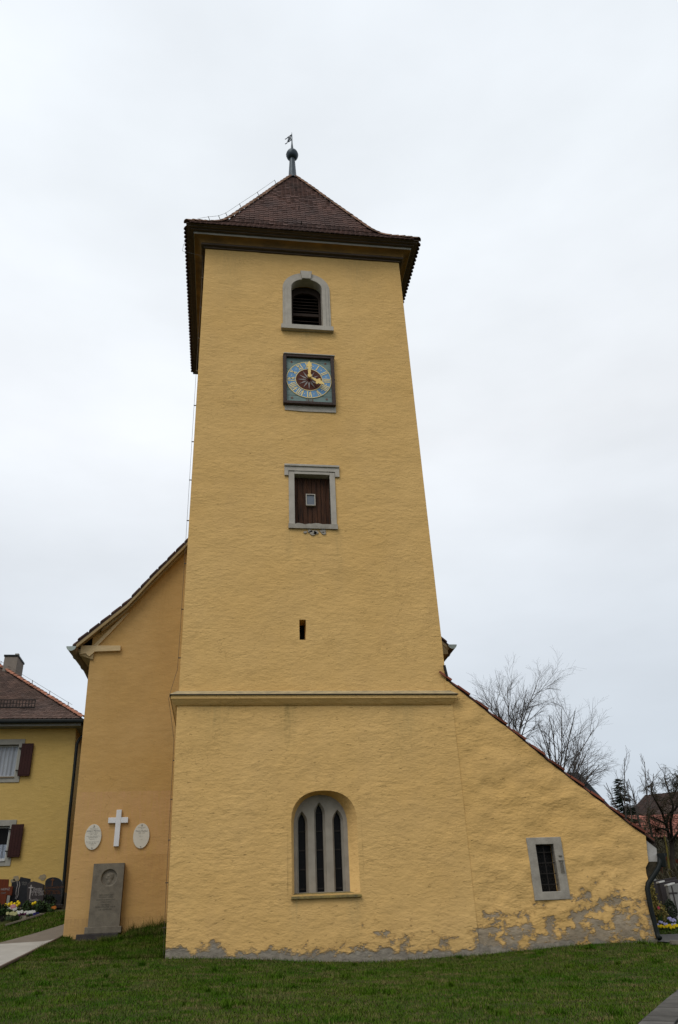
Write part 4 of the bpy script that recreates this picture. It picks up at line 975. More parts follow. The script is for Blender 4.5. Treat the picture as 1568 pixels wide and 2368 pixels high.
def plaque(cx_, cy_, wpx, hpx, label, lines):
    c = Z0(cx_, cy_, WY - .03); a = abs(Z0(cx_ + wpx / 2, cy_, WY - .03).x - c.x); b_ = abs(Z0(cx_, cy_ + hpx / 2, WY - .03).z - c.z)
    t = thing('oval_plaque', (c.x, WY, c.z), label, 'plaque', 'oval memorial plaques on the nave wall')
    MB().prism([(c.x + a * math.cos(q), WY - .035, c.z + b_ * math.sin(q)) for q in np.linspace(0, 2 * math.pi, 41)[:-1]], (0, .04, 0)).build('plaque_plate', 'oval', t, bevel=.006)
    for sz in (1, -1):
        g = MB(); disc(g, Vector((c.x, 0, c.z + sz * b_ * .86)), 0, .012, WY - .048, .015, 10); g.build('screw', 'ink', t)
    for (s_, fz, size, mt) in lines: text('inscription', s_, (c.x, WY - .0365, c.z + fz * b_), size, mt, t, .0008)
    return t
plaque(274, 668, 345, 540, 'left oval cream plaque closely lettered, beside the white cross on the orange wall', [('Zur', .74, .035, 'ink_l'), ('Erinnerung an', .63, .035, 'ink_l'), ('Johann Martius', .47, .058, 'ink'), ('k. Pfarrer dahier', .31, .036, 'ink_l'), ('1801 - 1876', .19, .036, 'ink_l'), ('seine treue Gemeinde in', .06, .034, 'ink_l'), ('dankbarer Liebe', -.05, .036, 'ink_l'), ('Psalm 27 v. 4', -.17, .034, 'ink_l'), ('Der Herr ist mein Licht', -.38, .034, 'ink_l'), ('und mein Heil', -.49, .034, 'ink_l'), ('Amen', -.61, .034, 'ink_l')])
plaque(1283, 645, 340, 530, 'right oval cream plaque with few faded lines, between the white cross and the tower', [('Zur', .79, .03, 'ink_l'), ('Erinnerung an', .68, .034, 'ink_l'), ('Frau', .57, .03, 'ink_l'), ('Marie Martius', .38, .056, 'ink'), ('1809 - 1869', .22, .036, 'ink_l'), ('Joh. 11', -.05, .032, 'ink_l'), ('v. 25', -.30, .032, 'ink_l')])
# stele
S0 = lambda zx, zy, y: U((330 + zx * .14354) / 1.73023, (3420 + zy * .14358) / 1.73023, y)
sy = WY - .22
tl_, tr_, br_, bl_ = S0(283, 243, sy), S0(1185, 222, sy), S0(1015, 1985, sy), S0(180, 2010, sy)
stx = (tl_.x + bl_.x) / 2, (tr_.x + br_.x) / 2; stz = (bl_.z + br_.z) / 2, (tl_.z + tr_.z) / 2
stele = thing('memorial_stele', (sum(stx) / 2, sy + .1, stz[0] - .3), 'tall grey sandstone memorial slab with round portrait relief leaning at orange wall', 'memorial')
sx0, sx1 = stx; sz0, sz1 = stz; cmx = (sx0 + sx1) / 2 + .03; cmz = S0(705, 635, sy).z; cr0 = .205
pl_ = [Vector((x, sy, z)) for x, z in ((sx0, sz0), (sx1, sz0), (sx1, sz1), (sx0, sz1))]; cir = [Vector((cmx + cr0 * math.cos(q), sy, cmz + cr0 * math.sin(q))) for q in np.linspace(0, 2 * math.pi, 33)[:-1]]
g = MB(); g.v = [tuple(p) for p in pl_ + cir]; g.f = [tuple(t) for t in tessellate_polygon([pl_, cir])]
b = len(g.v); g.v += [(p.x, WY - .02, p.z) for p in pl_]; g.f += [(i, (i + 1) % 4, b + (i + 1) % 4, b + i) for i in range(4)]
g.build('slab', 'stele', stele)
def blob(x, z, cx_, cz_, rx, rz, h, p=2): 
    q = ((x - cx_) / rx) ** 2 + ((z - cz_) / rz) ** 2; return h * max(0, 1 - q) ** (1 / p)
def relief(x, z):                        # bearded head in profile facing left, units of the medallion radius
    hgt = 0
    hgt = max(hgt, blob(x, z, .12, .18, .42, .48, .55))                       # skull and cap
    hgt = max(hgt, blob(x, z, .04, -.05, .34, .45, .50))                      # face
    hgt = max(hgt, blob(x, z, .05, -.45, .30, .36, .60))                      # beard
    hgt = max(hgt, blob(x, z, -.30, -.02, .10, .14, .35))                     # nose
    hgt = max(hgt, blob(x, z, .30, -.75, .55, .35, .40))                      # shoulder
    hgt += .10 * blob(x, z, -.16, .16, .18, .06, 1) - .22 * blob(x, z, -.15, .07, .10, .06, 1) - .18 * blob(x, z, -.2, -.23, .12, .05, 1)
    hgt += .14 * max(0, 1 - abs((z - .30) - .45 * (x - .1)) / .06) * (1 if abs(x - .1) < .42 else 0)
    return hgt
g = MB(); n1, n2 = 40, 16
for i in range(n2 + 1):
    rr = i / n2
    for j in range(n1):
        a = 2 * math.pi * j / n1; x, z = rr * math.cos(a), rr * math.sin(a)
        dpt = .055 * min(1, (1 - rr) / .12) - .055 * relief(x, z) * min(1, (1 - rr) / .1)
        g.v.append((cmx + cr0 * x, sy + dpt, cmz + cr0 * z))
g.f = [(i * n1 + j, i * n1 + (j + 1) % n1, (i + 1) * n1 + (j + 1) % n1, (i + 1) * n1 + j) for i in range(n2) for j in range(n1)]
g.build('portrait_relief', 'stele', stele, True)
for i, (s_, zy) in enumerate((('DEM ANDENKEN', 1120), ('UNSERES LIEBEN', 1180), ('HEIMATLEHRERS UND', 1250), ('FORSCHERS', 1315), ('GEWEIHT', 1390), ('IN DANKBARER TREUE', 1450), ('DIE GEMEINDE', 1520))):
    text('inscription', s_, ((sx0 + sx1) / 2, sy - .001, S0(640, zy, sy).z), .048, 'stele_ink', stele, .001)
b1 = S0(120, 2060, sy - .05); MB().box((sx0 - .06, sy - .06, sz0 - .15), (sx1 + .06, WY - .01, sz0)).build('base', 'stele', stele, bevel=.012)
MB().box((sx0 - .24, sy - .12, sz0 - .42), (sx1 + .0, WY - .01, sz0 - .15)).build('plinth', 'plinth', stele, bevel=.015)

# ---------------------------------------------------------------- yellow house
HY = 14.0
house = thing('yellow_house', (-14, 19, 1.8), 'yellow two storey house with dark hipped tile roof and brown shutters behind the graves', 'house')
hb, ht = U(142, 2100, HY), U(175.5, 1690, HY)
hx = lambda z: float(hb.x + (ht.x - hb.x) * (z - hb.z) / (ht.z - hb.z))
wxl, wxr = -20.0, None
win1 = (-12.2, U(40, 1750, HY).x, U(10, 1796, HY).z, U(10, 1722, HY).z)
win2 = (-11.9, U(19, 1940, HY).x, U(5, 1988, HY).z, U(5, 1910, HY).z)
g = MB(); wall_grid(g, lambda z: -20.0, hx, 2.3, 8.75, .4, HY, [dict(rect=win1), dict(rect=win2)])
for wn in (win1, win2): reveal(g, rect_loop(*wn), HY, HY + .3)
b = len(g.v); g.v += [(hx(2.3), HY, 2.3), (hx(8.75), HY, 8.75), (hx(8.75) - .3, 27, 8.75), (hx(2.3) - .3, 27, 2.3)]; g.f += [(b, b + 1, b + 2, b + 3)]
g.build('house_wall', 'house', house, fix=False)
g = MB(); g.prism([(-20, HY - .04, 1.0), (hx(1.0) + .04, HY - .04, 1.0), (hx(2.45) + .04, HY - .04, 2.45), (-20, HY - .04, 2.45)], (0, .5, 0)); g.prism([(hx(1.0) + .04, HY + .46, 1.0), (hx(1) - .26, 27, 1.0), (hx(2.45) - .26, 27, 2.45), (hx(2.45) + .04, HY + .46, 2.45)], (-.3, 0, 0)); g.build('plinth', 'plin_h', house)
def house_window(wn, lace):
    f = MB(); x0, x1, z0, z1 = wn; t_ = .22
    ring_band(f, [(x0 - t_, z0 - t_), (x1 + t_, z0 - t_), (x1 + t_, z1 + t_), (x0 - t_, z1 + t_), (x0 - t_, z0 - t_)], [(x0, z0), (x1, z0), (x1, z1), (x0, z1), (x0, z0)], HY - .03, HY + .2)
    wo = f.build('window', 'sand_g', house, bevel=.008)
    s_ = MB(); ring_band(s_, [(x0, z0), (x1, z0), (x1, z1), (x0, z1), (x0, z0)], [(x0 + .06, z0 + .06), (x1 - .06, z0 + .06), (x1 - .06, z1 - .06), (x0 + .06, z1 - .06), (x0 + .06, z0 + .06)], HY + .13, HY + .2)
    s_.box(((x0 + x1) / 2 - .03, HY + .131, z0 + .06), ((x0 + x1) / 2 + .03, HY + .2, z1 - .06)); s_.build('sash', 'pvc', wo)
    MB().box((x0, HY - .06, z0 - .05), (x1, HY + .13, z0)).build('window_ledge', 'gutter' if not lace else 'pvc', wo)
    MB().box((x0 + .05, HY + .19, z0 + .05), (x1 - .05, HY + .196, z1 - .05)).build('pane', 'glass_d', wo)
    k = MB(); nxs = 60; zt_ = z0 + (z1 - z0) * (.46 if lace else 1)
    for i in range(nxs):
        x = x0 + (x1 - x0) * i / (nxs - 1); yy = HY + .16 + .018 * math.sin(i * 1.1) + .01 * math.sin(i * .37); k.v += [(x, yy, z0), (x, yy, zt_)]
    k.f = [(2 * i, 2 * i + 2, 2 * i + 3, 2 * i + 1) for i in range(nxs - 1) if lace or abs(i - 29) > 1]; k.build('curtain', 'lace' if lace else 'curtain', wo, True)
house_window(win1, False); house_window(win2, True)
for (pa, pb) in (((43, 1719), (66, 1794)), ((19, 1906), (43.5, 1982))):
    p = U((pa[0] + pb[0]) / 2, pa[1], HY - .08); q = U((pa[0] + pb[0]) / 2, pb[1], HY - .08); xa = U(pa[0] + 4, (pa[1] + pb[1]) / 2, HY - .08).x
    z0_, z1_ = q.z, p.z; sm = MB()
    s1 = MB().box((xa - .02, HY - .11, z0_), (xa + .44, HY - .07, z1_)); sh = s1.build('shutter', 'shutter', house, bevel=.006)
    for i in range(4): MB().box((xa + i * .11 - .01, HY - .118, z0_ + .05), (xa + i * .11 + .088, HY - .108, z1_ - .05)).build('shutter_board', 'shutter', sh)
    for zz_2 in (z0_ + .2, z1_ - .2): MB().box((xa - .12, HY - .10, zz_2), (xa + .02, HY - .06, zz_2 + .04)).build('hinge', 'iron', sh)
for (px_, py_) in ((181, 1795), (161, 1930)):       # shutters on the side wall, edge on
    p = U(px_, py_, 16.5); MB().box((hx(p.z) - .06, 16.1, p.z - .75), (hx(p.z) + .03, 17.1, p.z + .75)).build('shutter', 'shutter', house)
    MB().box((hx(p.z) - .06, 17.1, p.z - .85), (hx(p.z) + .012, 18.3, p.z + .85)).build('window', 'sand_g', house)
# roof: hip
eR = U(191, 1662, HY - .5); ez = eR.z
hs = np.linspace(.5, 12, 600); best = min(hs, key=lambda h: abs(U(0, 1543, HY - .5 + h).x - (eR.x - h))); zk = U(0, 1543, HY - .5 + best).z
slope = (zk - ez) / best; hh = 7.0
hr = MB(); A0 = (-27, HY - .5, ez); 
hr.add([(-27, HY - .5, ez), (eR.x, HY - .5, ez), (eR.x - hh, HY - .5 + hh, ez + slope * hh), (-27, HY - .5 + hh, ez + slope * hh), (eR.x, HY - .5 + 2 * hh, ez), (-27, HY - .5 + 2 * hh, ez)], [(0, 1, 2, 3), (1, 4, 2), (4, 5, 3, 2)])
for i in range(len(hr.v)): hr.v[i] = (hr.v[i][0], hr.v[i][1], hr.v[i][2] - .03)
hroof = hr.build('roof', 'deck', house)
ht_ = tile_rows((-16, HY - .5, 0), (eR.x, HY - .5, 0), (0, 1, 0), [(0, ez), (hh, ez + slope * hh)], .155, .19, lambda d: 0, lambda d: (eR.x + 16) - d, .012, .10, 1.2)
lay(hroof, ht_, tile_tmpl(.186, .34, .03, .035), 'tile_h')
hip_tiles(hroof, [(eR.x - hh, HY - .5 + hh, ez + slope * hh), (eR.x, HY - .5, ez)], .33, .11, 'hip_h')
hst = tile_rows((eR.x, HY - .5, 0), (eR.x, HY + 6, 0), (-1, 0, 0), [(0, ez), (hh, ez + slope * hh)], .155, .19, lambda d: d, lambda d: 6.5, .015, .05, 1.2); joined('side_roof_tiles', tile_tmpl(.186, .34, .02, .03), hst, 'tile_h', hroof, rng.random(len(hst)), 'stuff')
MB().box((-20, HY - .62, ez - .17), (eR.x + .1, HY - .46, ez - .015)).build('gutter', 'gut_d', house, bevel=.05)
MB().box((eR.x - .04, HY - .45, ez - .17), (eR.x + .12, 27, ez - .015)).build('gutter', 'gut_d', house, bevel=.05)
MB().box((-20, HY - .45, ez - .26), (eR.x - .05, HY + .3, ez - .12)).build('soffit', 'plin_h', house); MB().box((hx(8.5) - .3, HY + .3, ez - .26), (eR.x - .05, 27, ez - .12)).build('soffit', 'plin_h', house)
gd = [U(192, 1700, HY + .1), U(184, 1708, HY - .05), U(178, 1720, HY - .1), U(160, 1892, HY - .1), U(146, 2060, HY - .1), U(143, 2095, HY - .1)]
MB().tube(gd, .06, 8).build('downpipe', 'gut_d', house, True)
sgz = .85; sg = MB(); sgy = HY - .5 + sgz; zz0 = ez + slope * sgz; sgx1 = eR.x - 2.15
sgd = MB().box((-16, sgy - .02, zz0 + .38), (sgx1, sgy + .0, zz0 + .42)); sgd.box((-16, sgy - .02, zz0 + .05), (sgx1, sgy, zz0 + .09)); sgd.box((-16, sgy - .02, zz0 + .22), (sgx1, sgy, zz0 + .245)); sgd.box((sgx1 - .03, sgy - .021, zz0), (sgx1, sgy + .002, zz0 + .42)); sgo = sgd.build('snow_guard', 'iron', house)
for x in np.arange(-13.2, sgx1, .125): MB().box((x, sgy - .024, zz0 + .06), (x + .03, sgy - .004, zz0 + .40)).build('guard_bar', 'iron', sgo)
for x in np.arange(-13, sgx1, 1.0): MB().box((x, sgy - .04, zz0 - .15), (x + .04, sgy + .3, zz0 + .05)).build('guard_bracket', 'iron', sgo)
cy_ = 18.0; ca, cb = U(11, 1516, cy_), U(42, 1516, cy_)
chx = MB().box((ca.x, cy_, ca.z - 3.2), (cb.x, cy_ + 1.25, ca.z - .03)); ch = chx.build('chimney', 'chim', house, bevel=.01)
MB().box((ca.x - .03, cy_ - .03, ca.z - .03), (cb.x + .03, cy_ + 1.28, ca.z + .05)).build('chimney_cap', 'gut_d', ch)
MB().box((ca.x + .38, cy_ + .3, ca.z + .05), (ca.x + .55, cy_ + .5, ca.z + .22)).build('flue_pipe', 'sand_g', ch)
hl = MB().tube([(eR.x - h_, HY - .5 + h_, ez + slope * h_ + .3) for h_ in np.linspace(.6, 7, 20)], .007, 4); hl.build('roof_wire', 'wire', house)
for h_ in np.arange(.8, 7, 1.05): MB().bar((eR.x - h_, HY - .5 + h_, ez + slope * h_ + .02), (eR.x - h_, HY - .5 + h_, ez + slope * h_ + .32), .025, .025).build('wire_stay', 'wire', hroof)
for (px_, py_, r_) in ((98.5, 2028, .14), (37, 2030, .13), (30, 2037, .09)):
    c = U(px_, py_, HY); MB().prism([(c.x + r_ * math.cos(q) * random.uniform(.7, 1.2), HY - .012, c.z + r_ * .8 * math.sin(q) * random.uniform(.7, 1.2)) for q in np.linspace(0, 2 * math.pi, 12)[:-1]], (0, .03, 0)).build('mortar_patch', 'patch', house)

# ---------------------------------------------------------------- graves at the left
Z5 = lambda zx, zy, y: U(zx * .16582 / 1.73023, (3480 + zy * .16586) / 1.73023, y)
def poly_stone(parent, name, pts, y, th, mat, bev=.012):
    return MB().prism([(p.x, y, p.z) for p in pts], (0, th, 0)).build(name, mat, parent, bevel=bev)
gy = 10.4
# red wooden cross
c = [Z5(*p, gy) for p in ((-260, 215), (205, 225), (195, 395), (315, 398), (280, 618), (165, 610), (115, 960), (-300, 960), (-250, 610), (-420, 600), (-410, 390), (-280, 385))]
t = thing('grave_cross', (c[0].x + .3, gy, min(p.z for p in c)), 'wide red brown wooden grave cross, leftmost of the graves by the yellow house', 'grave marker')
poly_stone(t, 'cross_body', c, gy, .09, 'rustwood')
p = Z5(30, 470, gy); text('inscription', 'GEORG HEINZ', (p.x - .05, gy - .003, p.z), .10, 'ray', t); p = Z5(30, 560, gy); text('inscription', '1931 - 2009', (p.x - .05, gy - .003, p.z), .08, 'ink', t)
# slab with a wave line
gy2 = 10.7
c = [Z5(*p, gy2) for p in ((285, 300), (400, 268), (455, 260), (495, 165), (560, 182), (720, 212), (715, 420), (640, 900), (205, 900))]
t = thing('gravestone', (c[0].x + .2, gy2 + .07, min(p.z for p in c)), 'dark slate gravestone with stepped top and pale wavy band, beside the red wooden cross', 'gravestone', 'gravestones by the yellow house')
poly_stone(t, 'headstone', c, gy2, .16, 'black')
for dx in (0, 55):
    pts = [Z5(q[0] + dx * (1 if q[1] < 640 else .6), q[1], gy2 - .004) for q in ((412, 275), (425, 370), (395, 470), (385, 580), (395, 640), (365, 705))]; MB().tube(pts, .013, 4).build('wave_line', 'ray', t)
for i, s_ in enumerate(('Hans', 'Reif')): p = Z5(590, 300 + i * 45, gy2); text('inscription', s_, (p.x, gy2 - .003, p.z), .09, 'ink', t)
# pointed stone with white cross
gy3 = 9.9
c = [Z5(*p, gy3) for p in ((660, 330), (730, 290), (805, 270), (890, 290), (985, 320), (1055, 350), (1050, 700), (1030, 1060), (640, 1060), (650, 600))]
t = thing('gravestone', (c[0].x + .3, gy3 + .08, min(p.z for p in c)), 'dark pointed gravestone carved with slim white cross and white lettering', 'gravestone', 'gravestones by the yellow house')
poly_stone(t, 'headstone', c, gy3, .2, 'dark')
m = MB(); a_, b_ = Z5(755, 360, gy3), Z5(715, 700, gy3); m.bar((a_.x, gy3 - .006, a_.z), (b_.x, gy3 - .006, b_.z), .035, .012, (0, 1, 0)); a_, b_ = Z5(692, 428, gy3), Z5(802, 425, gy3); m.bar((a_.x, gy3 - .0062, a_.z), (b_.x, gy3 - .0062, b_.z), .035, .012, (0, 1, 0)); m.build('carved_cross', 'ray', t)
for s_, zx, zy, sz in (('Betty', 910, 460, .13), ('Reischer', 890, 517, .13), ('* 2. 3. 1921', 885, 560, .085), ('+ 4. 10. 2009', 880, 598, .085), ('Familie', 825, 725, .10)): p = Z5(zx, zy, gy3); text('inscription', s_, (p.x, gy3 - .003, p.z), sz, 'ray', t)
# round topped stone with bronze lettering
gy4 = 10.8
pl = [(1475, 620), (1440, 880), (1075, 880), (1085, 320)] + [(1290 - 200 * math.cos(q), 300 - 125 * math.sin(q)) for q in np.linspace(.1, math.pi - .05, 12)]
c = [Z5(*p, gy4) for p in pl]
t = thing('gravestone', (c[0].x - .3, gy4 + .08, min(p.z for p in c)), 'round topped black gravestone with bronze lettering, nearest the house downpipe', 'gravestone', 'gravestones by the yellow house')
poly_stone(t, 'headstone', c, gy4, .18, 'black')
bz = simple('bronze_lettering', (.13, .055, .025), None, 20, .5, 20, 0); MAT['bronze'] = bz
m = MB(); a_, b_ = Z5(1275, 205, gy4), Z5(1258, 385, gy4); m.bar((a_.x, gy4 - .006, a_.z), (b_.x, gy4 - .006, b_.z), .03, .012, (0, 1, 0)); a_, b_ = Z5(1228, 240, gy4), Z5(1312, 240, gy4); m.bar((a_.x, gy4 - .0062, a_.z), (b_.x, gy4 - .0062, b_.z), .03, .012, (0, 1, 0)); m.build('carved_cross', 'bronze', t)
for s_, zx, zy, sz in (('FAM. SCHWARZKOPF', 1245, 430, .085), ('Johann', 1180, 495, .075), ('Margarete', 1310, 495, .075), ('1898 1972   1903 1981', 1240, 540, .065), ('1930 2001   1934 2006', 1240, 575, .065)): p = Z5(zx, zy, gy4); text('inscription', s_, (p.x, gy4 - .003, p.z), sz, 'bronze', t)
pa, pb = Z5(1290, 830, gy4 - .3), Z5(1470, 930, gy4 - .3); MB().box((pa.x, gy4 - .45, pb.z), (pb.x, gy4 - .02, pa.z)).build('foot_stone', 'dark', t, bevel=.015)
# kerbs and soil
def strip(name, pts, wd, hgt, mat):
    m = MB()
    for a, b in zip(pts, pts[1:]):
        a = Vector((a.x, a.y, Hf(a.x, a.y) + hgt / 2)); b = Vector((b.x, b.y, Hf(b.x, b.y) + hgt / 2)); m.bar(a, b + (b - a) * .001, wd, hgt)
    return m.build(name, mat, None, bevel=.01)
setprops(strip('path_edging', [ext(near[0], near[1], 2)] + near, .05, .05, 'edge'), kind='structure')
setprops(strip('kerb_strip', [G(12, 2142), G(61, 2127), G(96, 2116.5), G(150, 2098)], .16, .06, 'kerb'), kind='structure')
setprops(strip('kerb_strip', [G(-30, 2133), G(46, 2107), G(75, 2098)], .30, .12, 'kerb'), kind='structure')
setprops(strip('kerb_strip', [G(5, 2126), G(62, 2125.5)], .10, .10, 'kerb'), kind='structure')
so_a, so_b = [G(-20, 2112), G(60, 2108), G(145, 2094)], [G(-20, 2092), G(60, 2090), G(142, 2084)]
sg_ = drape('grave_soil', [G(10, 2122), G(62, 2121), G(96, 2112), G(146, 2096)], [Vector((-10.8, 11.2, 0)), Vector((-9.8, 11.2, 0)), Vector((-9, 11.2, 0)), Vector((-7.7, 11.4, 0))], .035, 'soil', 30, 6)

# ---------------------------------------------------------------- plants
def leaf_cloud(name, center, rad, n, size, mat, parent, shell=.5, flat=1.0):
    d = rng.normal(size=(n, 3)); d /= np.linalg.norm(d, axis=1)[:, None]; r_ = (shell + (1 - shell) * rng.random(n)) ** .7
    lump = 1 + .25 * np.array([noise.noise(Vector(q * 2.2)) for q in d])
    c = np.array(center) + d * (r_ * lump)[:, None] * np.array(rad)
    a = rng.normal(size=(n, 3)); a /= np.linalg.norm(a, axis=1)[:, None]; b = np.cross(a, rng.normal(size=(n, 3))); b /= np.linalg.norm(b, axis=1)[:, None]
    s = size * (.6 + .8 * rng.random(n))[:, None]
    v = np.stack([c - a * s * .5, c + b * s * .28, c + a * s * .5, c - b * s * .28], 1)
    return soup(name, v.reshape(-1, 3), [(0, 1, 2, 3)], 4, n, mat, parent, rng.random(n))
def flower_plant(name, p, label, cat, group, heads, mat, hgt, spread, hsize, leafm='leaf', nl=60, cup=True):
    t = thing(name, p, label, cat, group); p = Vector(p)
    n = nl; base = np.array(p) + np.stack([rng.normal(0, spread * .6, n), rng.normal(0, spread * .5, n), np.zeros(n)], 1)
    a = rng.random(n) * 6.28; ln_ = hgt * (.5 + .5 * rng.random(n)); dx = np.stack([np.cos(a), np.sin(a), np.zeros(n)], 1)
    tip = base + dx * (ln_ * .35)[:, None] + np.array([0, 0, 1]) * ln_[:, None]; sd = np.stack([-np.sin(a), np.cos(a), np.zeros(n)], 1) * .014
    mid = (base + tip) / 2
    soup('leaves', np.stack([base, mid + sd, tip, mid - sd], 1).reshape(-1, 3), [(0, 1, 2, 3)], 4, n, leafm, t, rng.random(n))
    for k in range(heads):
        q = p + Vector((random.uniform(-1, 1) * spread, random.uniform(-1, 1) * spread * .6, hgt * random.uniform(.85, 1.1))); m = MB()
        if cup: m.lathe([(hsize * .35, 0), (hsize * .9, hsize * .6), (hsize, hsize * 1.2), (hsize * .75, hsize * 2.0), (hsize * .2, hsize * 2.3)], q, 6)
        else:
            for j in range(5):
                an = 6.28 * j / 5; cpos = q + Vector((math.cos(an) * hsize * .5, -.006 * j, math.sin(an) * hsize * .5)); m.prism([cpos + Vector((math.cos(b_) * hsize * .55, 0, math.sin(b_) * hsize * .55)) for b_ in np.linspace(0, 6.28, 7)[:-1]], (0, .012, 0))
        m.build('flower_head', mat, t)
    return t
tul = [(165, 850, 5, .16, 'yellow tulips massed beside the foot of the red wooden cross'), (270, 830, 4, .1, 'yellow tulips in front of the wavy slate gravestone'), (480, 800, 3, .07, 'tall yellow tulips between slate and pointed gravestones'), (410, 860, 1, .02, 'single low yellow tulip left of the tall tulips'), (785, 840, 1, .01, 'left yellow tulip before the pointed gravestone'), (850, 800, 1, .01, 'right yellow tulip before the pointed gravestone')]
for zx, zy, hd, sp_, lb in tul:
    q = Z5(zx, zy + 40, 9.3); h_ = max(.18, q.z - Hf(q.x, 9.3)); flower_plant('tulip_clump', (q.x, 9.3, Hf(q.x, 9.3)), lb, 'tulips', 'tulips on the left graves', hd, 'p_y', h_, sp_, .045, nl=40 + 12 * hd)
pan_l = [(300, 1050, 'p_c', 7, .16, 'cream pansies at the left end of the front bed'), (480, 1025, 'p_w', 5, .12, 'white pansies between cream and violet flowers in the bed'), (560, 1055, 'p_v', 5, .12, 'violet pansies beside the white ones in the front bed'), (450, 1090, 'p_v', 4, .12, 'low dark violet pansies at the front of the bed'), (660, 1035, 'p_w', 4, .08, 'white pansies left of the dark blue ones'), (790, 1020, 'p_w', 6, .14, 'white pansies above the dark blue ones'), (790, 1065, 'p_b', 8, .16, 'dark blue pansies at the right of the front bed'), (310, 885, 'p_p', 5, .08, 'pink primroses under the yellow tulips'), (300, 955, 'p_w', 4, .14, 'grey white flowers under the pink primroses'), (1270, 900, 'p_o', 4, .1, 'orange primroses at the foot of the round topped gravestone')]
for zx, zy, mt, hd, sp_, lb in pan_l:
    yy = 8.75 if zy > 990 else 9.2; q = Z5(zx, zy, yy); h_ = max(.07, q.z - Hf(q.x, yy)); flower_plant('pansy_plant', (q.x, yy, Hf(q.x, yy)), lb, 'pansies', 'low bedding flowers on the left graves', hd, mt, h_, sp_, .05, nl=50, cup=False)
def bush(name, c, rad, n, size, mat, label, cat='shrub', shell=.5, group=None):
    z0 = Hf(c[0], c[1]); t = thing(name, (c[0], c[1], z0), label, cat, group)
    leaf_cloud('foliage', c, rad, n, size, mat, t, shell)
    m = MB()
    for k in range(5): m.tube([(c[0] + random.uniform(-.05, .05), c[1], z0 - .05), (c[0] + random.uniform(-1, 1) * rad[0] * .5, c[1] + random.uniform(-1, 1) * rad[1] * .5, c[2])], [.012, .006], 4)
    m.build('stems', 'bark', t); return t
for zx, zy, rx, rz, mt, lb, yy in ((640, 930, .16, .22, 'leaf', 'leafy green clump between the tulips and pointed gravestone', 9.2), (950, 930, .2, .22, 'leaf', 'dark leafy clump at right of pointed gravestone foot', 9.3), (1150, 790, .28, .24, 'box', 'dark evergreen shrub before the round topped gravestone', 10.1), (1130, 930, .28, .14, 'leaf', 'low mixed green shrub below the evergreen by round gravestone', 9.5), (20, 950, .2, .16, 'box', 'dark low evergreen at left picture edge by the red cross', 9.2), (90, 1010, .25, .10, 'leaf', 'creeping green plant left of the pink primroses', 9.0), (990, 1030, .10, .16, 'box', 'small dark conifer clump right of the blue pansies', 8.9)):
    q = Z5(zx, zy, yy); bush('shrub', (q.x, yy, max(q.z, Hf(q.x, yy) + rz * .6)), (rx, rx * .8, rz), 420, .07, mt, lb)

# ---------------------------------------------------------------- graves at the right
R3 = lambda zx, zy, y: U((2560 + zx * .12666) / 1.73023, (3550 + zy * .12669) / 1.73023, y)
def right_stone(y, px0, py0, px1, py1, base_py, wd, mat, edge, label, strip_th=.10, cross=False, lines=False):
    tl = U(px0, py0, y); tr = U(px1, py1, y); zb = U(px0 + 12, base_py, y).z; sx = (px1 - px0) * .0
    x0 = tl.x; x1 = x0 + wd; z0 = tl.z; kx = tr.x; kz = tr.z
    t = thing('gravestone', ((x0 + x1) / 2, y + .08, zb), label, 'gravestone', 'gravestones right of the annex')
    MB().prism([(x0, y, zb), (x1, y, zb), (x1, y, kz + (x1 - kx) * .12), (kx, y, kz), (x0, y, z0)], (0, .16, 0)).build('headstone', mat, t, bevel=.01)
    MB().prism([(x0 - .012, y - .012, z0 + .002), (kx, y - .012, kz + .002), (kx, y - .012, kz + .045), (x0 - .012, y - .012, z0 + .042)], (0, .18, 0)).build('bevelled_edge', edge, t)  # pale edge colour stands in for sky reflected on the bevel
    if cross:
        c = U(1558, 2072, y); m = MB().bar((c.x, y - .006, c.z + .26), (c.x, y - .006, c.z - .40), .035, .012, (0, 1, 0)); m.bar((c.x - .13, y - .0062, c.z + .08), (c.x + .13, y - .0062, c.z + .08), .035, .012, (0, 1, 0)); m.build('carved_cross', 'plinth', t)
    if lines:
        for k in (0, 1): MB().box((x0 + .25 + k * .12, y - .004, zb + .35), (x0 + .31 + k * .12, y + .01, z0 - .2 + k * .06)).build('carved_line', 'ray', t)
    return t
right_stone(5.0, 1509.5, 2037.5, 1518, 2035.5, 2132, .8, 'dark', 'grey_g', 'dark grey gravestone farthest left of the stones behind the downpipe')
right_stone(4.1, 1525, 2042, 1537, 2039, 2142, .75, 'dark', 'bright', 'dark gravestone with pale vertical lettering, middle one right of the downpipe', lines=True)
right_stone(3.2, 1544.5, 2048.5, 1560.5, 2044, 2150, .9, 'grey_g', 'bright', 'light grey granite gravestone with dark carved cross at the right edge', cross=True)
c = [U(px_, py_, 7.5) for px_, py_ in ((1514, 2100), (1514, 2037), (1530, 2031), (1550, 2035), (1568, 2043), (1590, 2050), (1590, 2100))]
t = thing('gravestone', (c[0].x + .7, 7.55, Hf(c[0].x + .7, 7.5)), 'low wide black gravestone behind the other stones at the right edge', 'gravestone', 'gravestones right of the annex'); zmin = Hf(c[0].x + .7, 7.5) - .05
c[0].z = c[-1].z = zmin; poly_stone(t, 'headstone', c, 7.5, .15, 'black')
q = R3(980, 750, 2.7); bush('box_shrub', (q.x, 2.7, q.z), (.17, .17, .32), 900, .05, 'box', 'clipped dark box shrub in front of the light grey gravestone', 'shrub', .6)
q = R3(600, 850, 2.5); bush('variegated_shrub', (q.x, 2.5, q.z), (.26, .2, .36), 700, .07, 'mix', 'yellow variegated shrub beside the annex downpipe', 'shrub', .35)
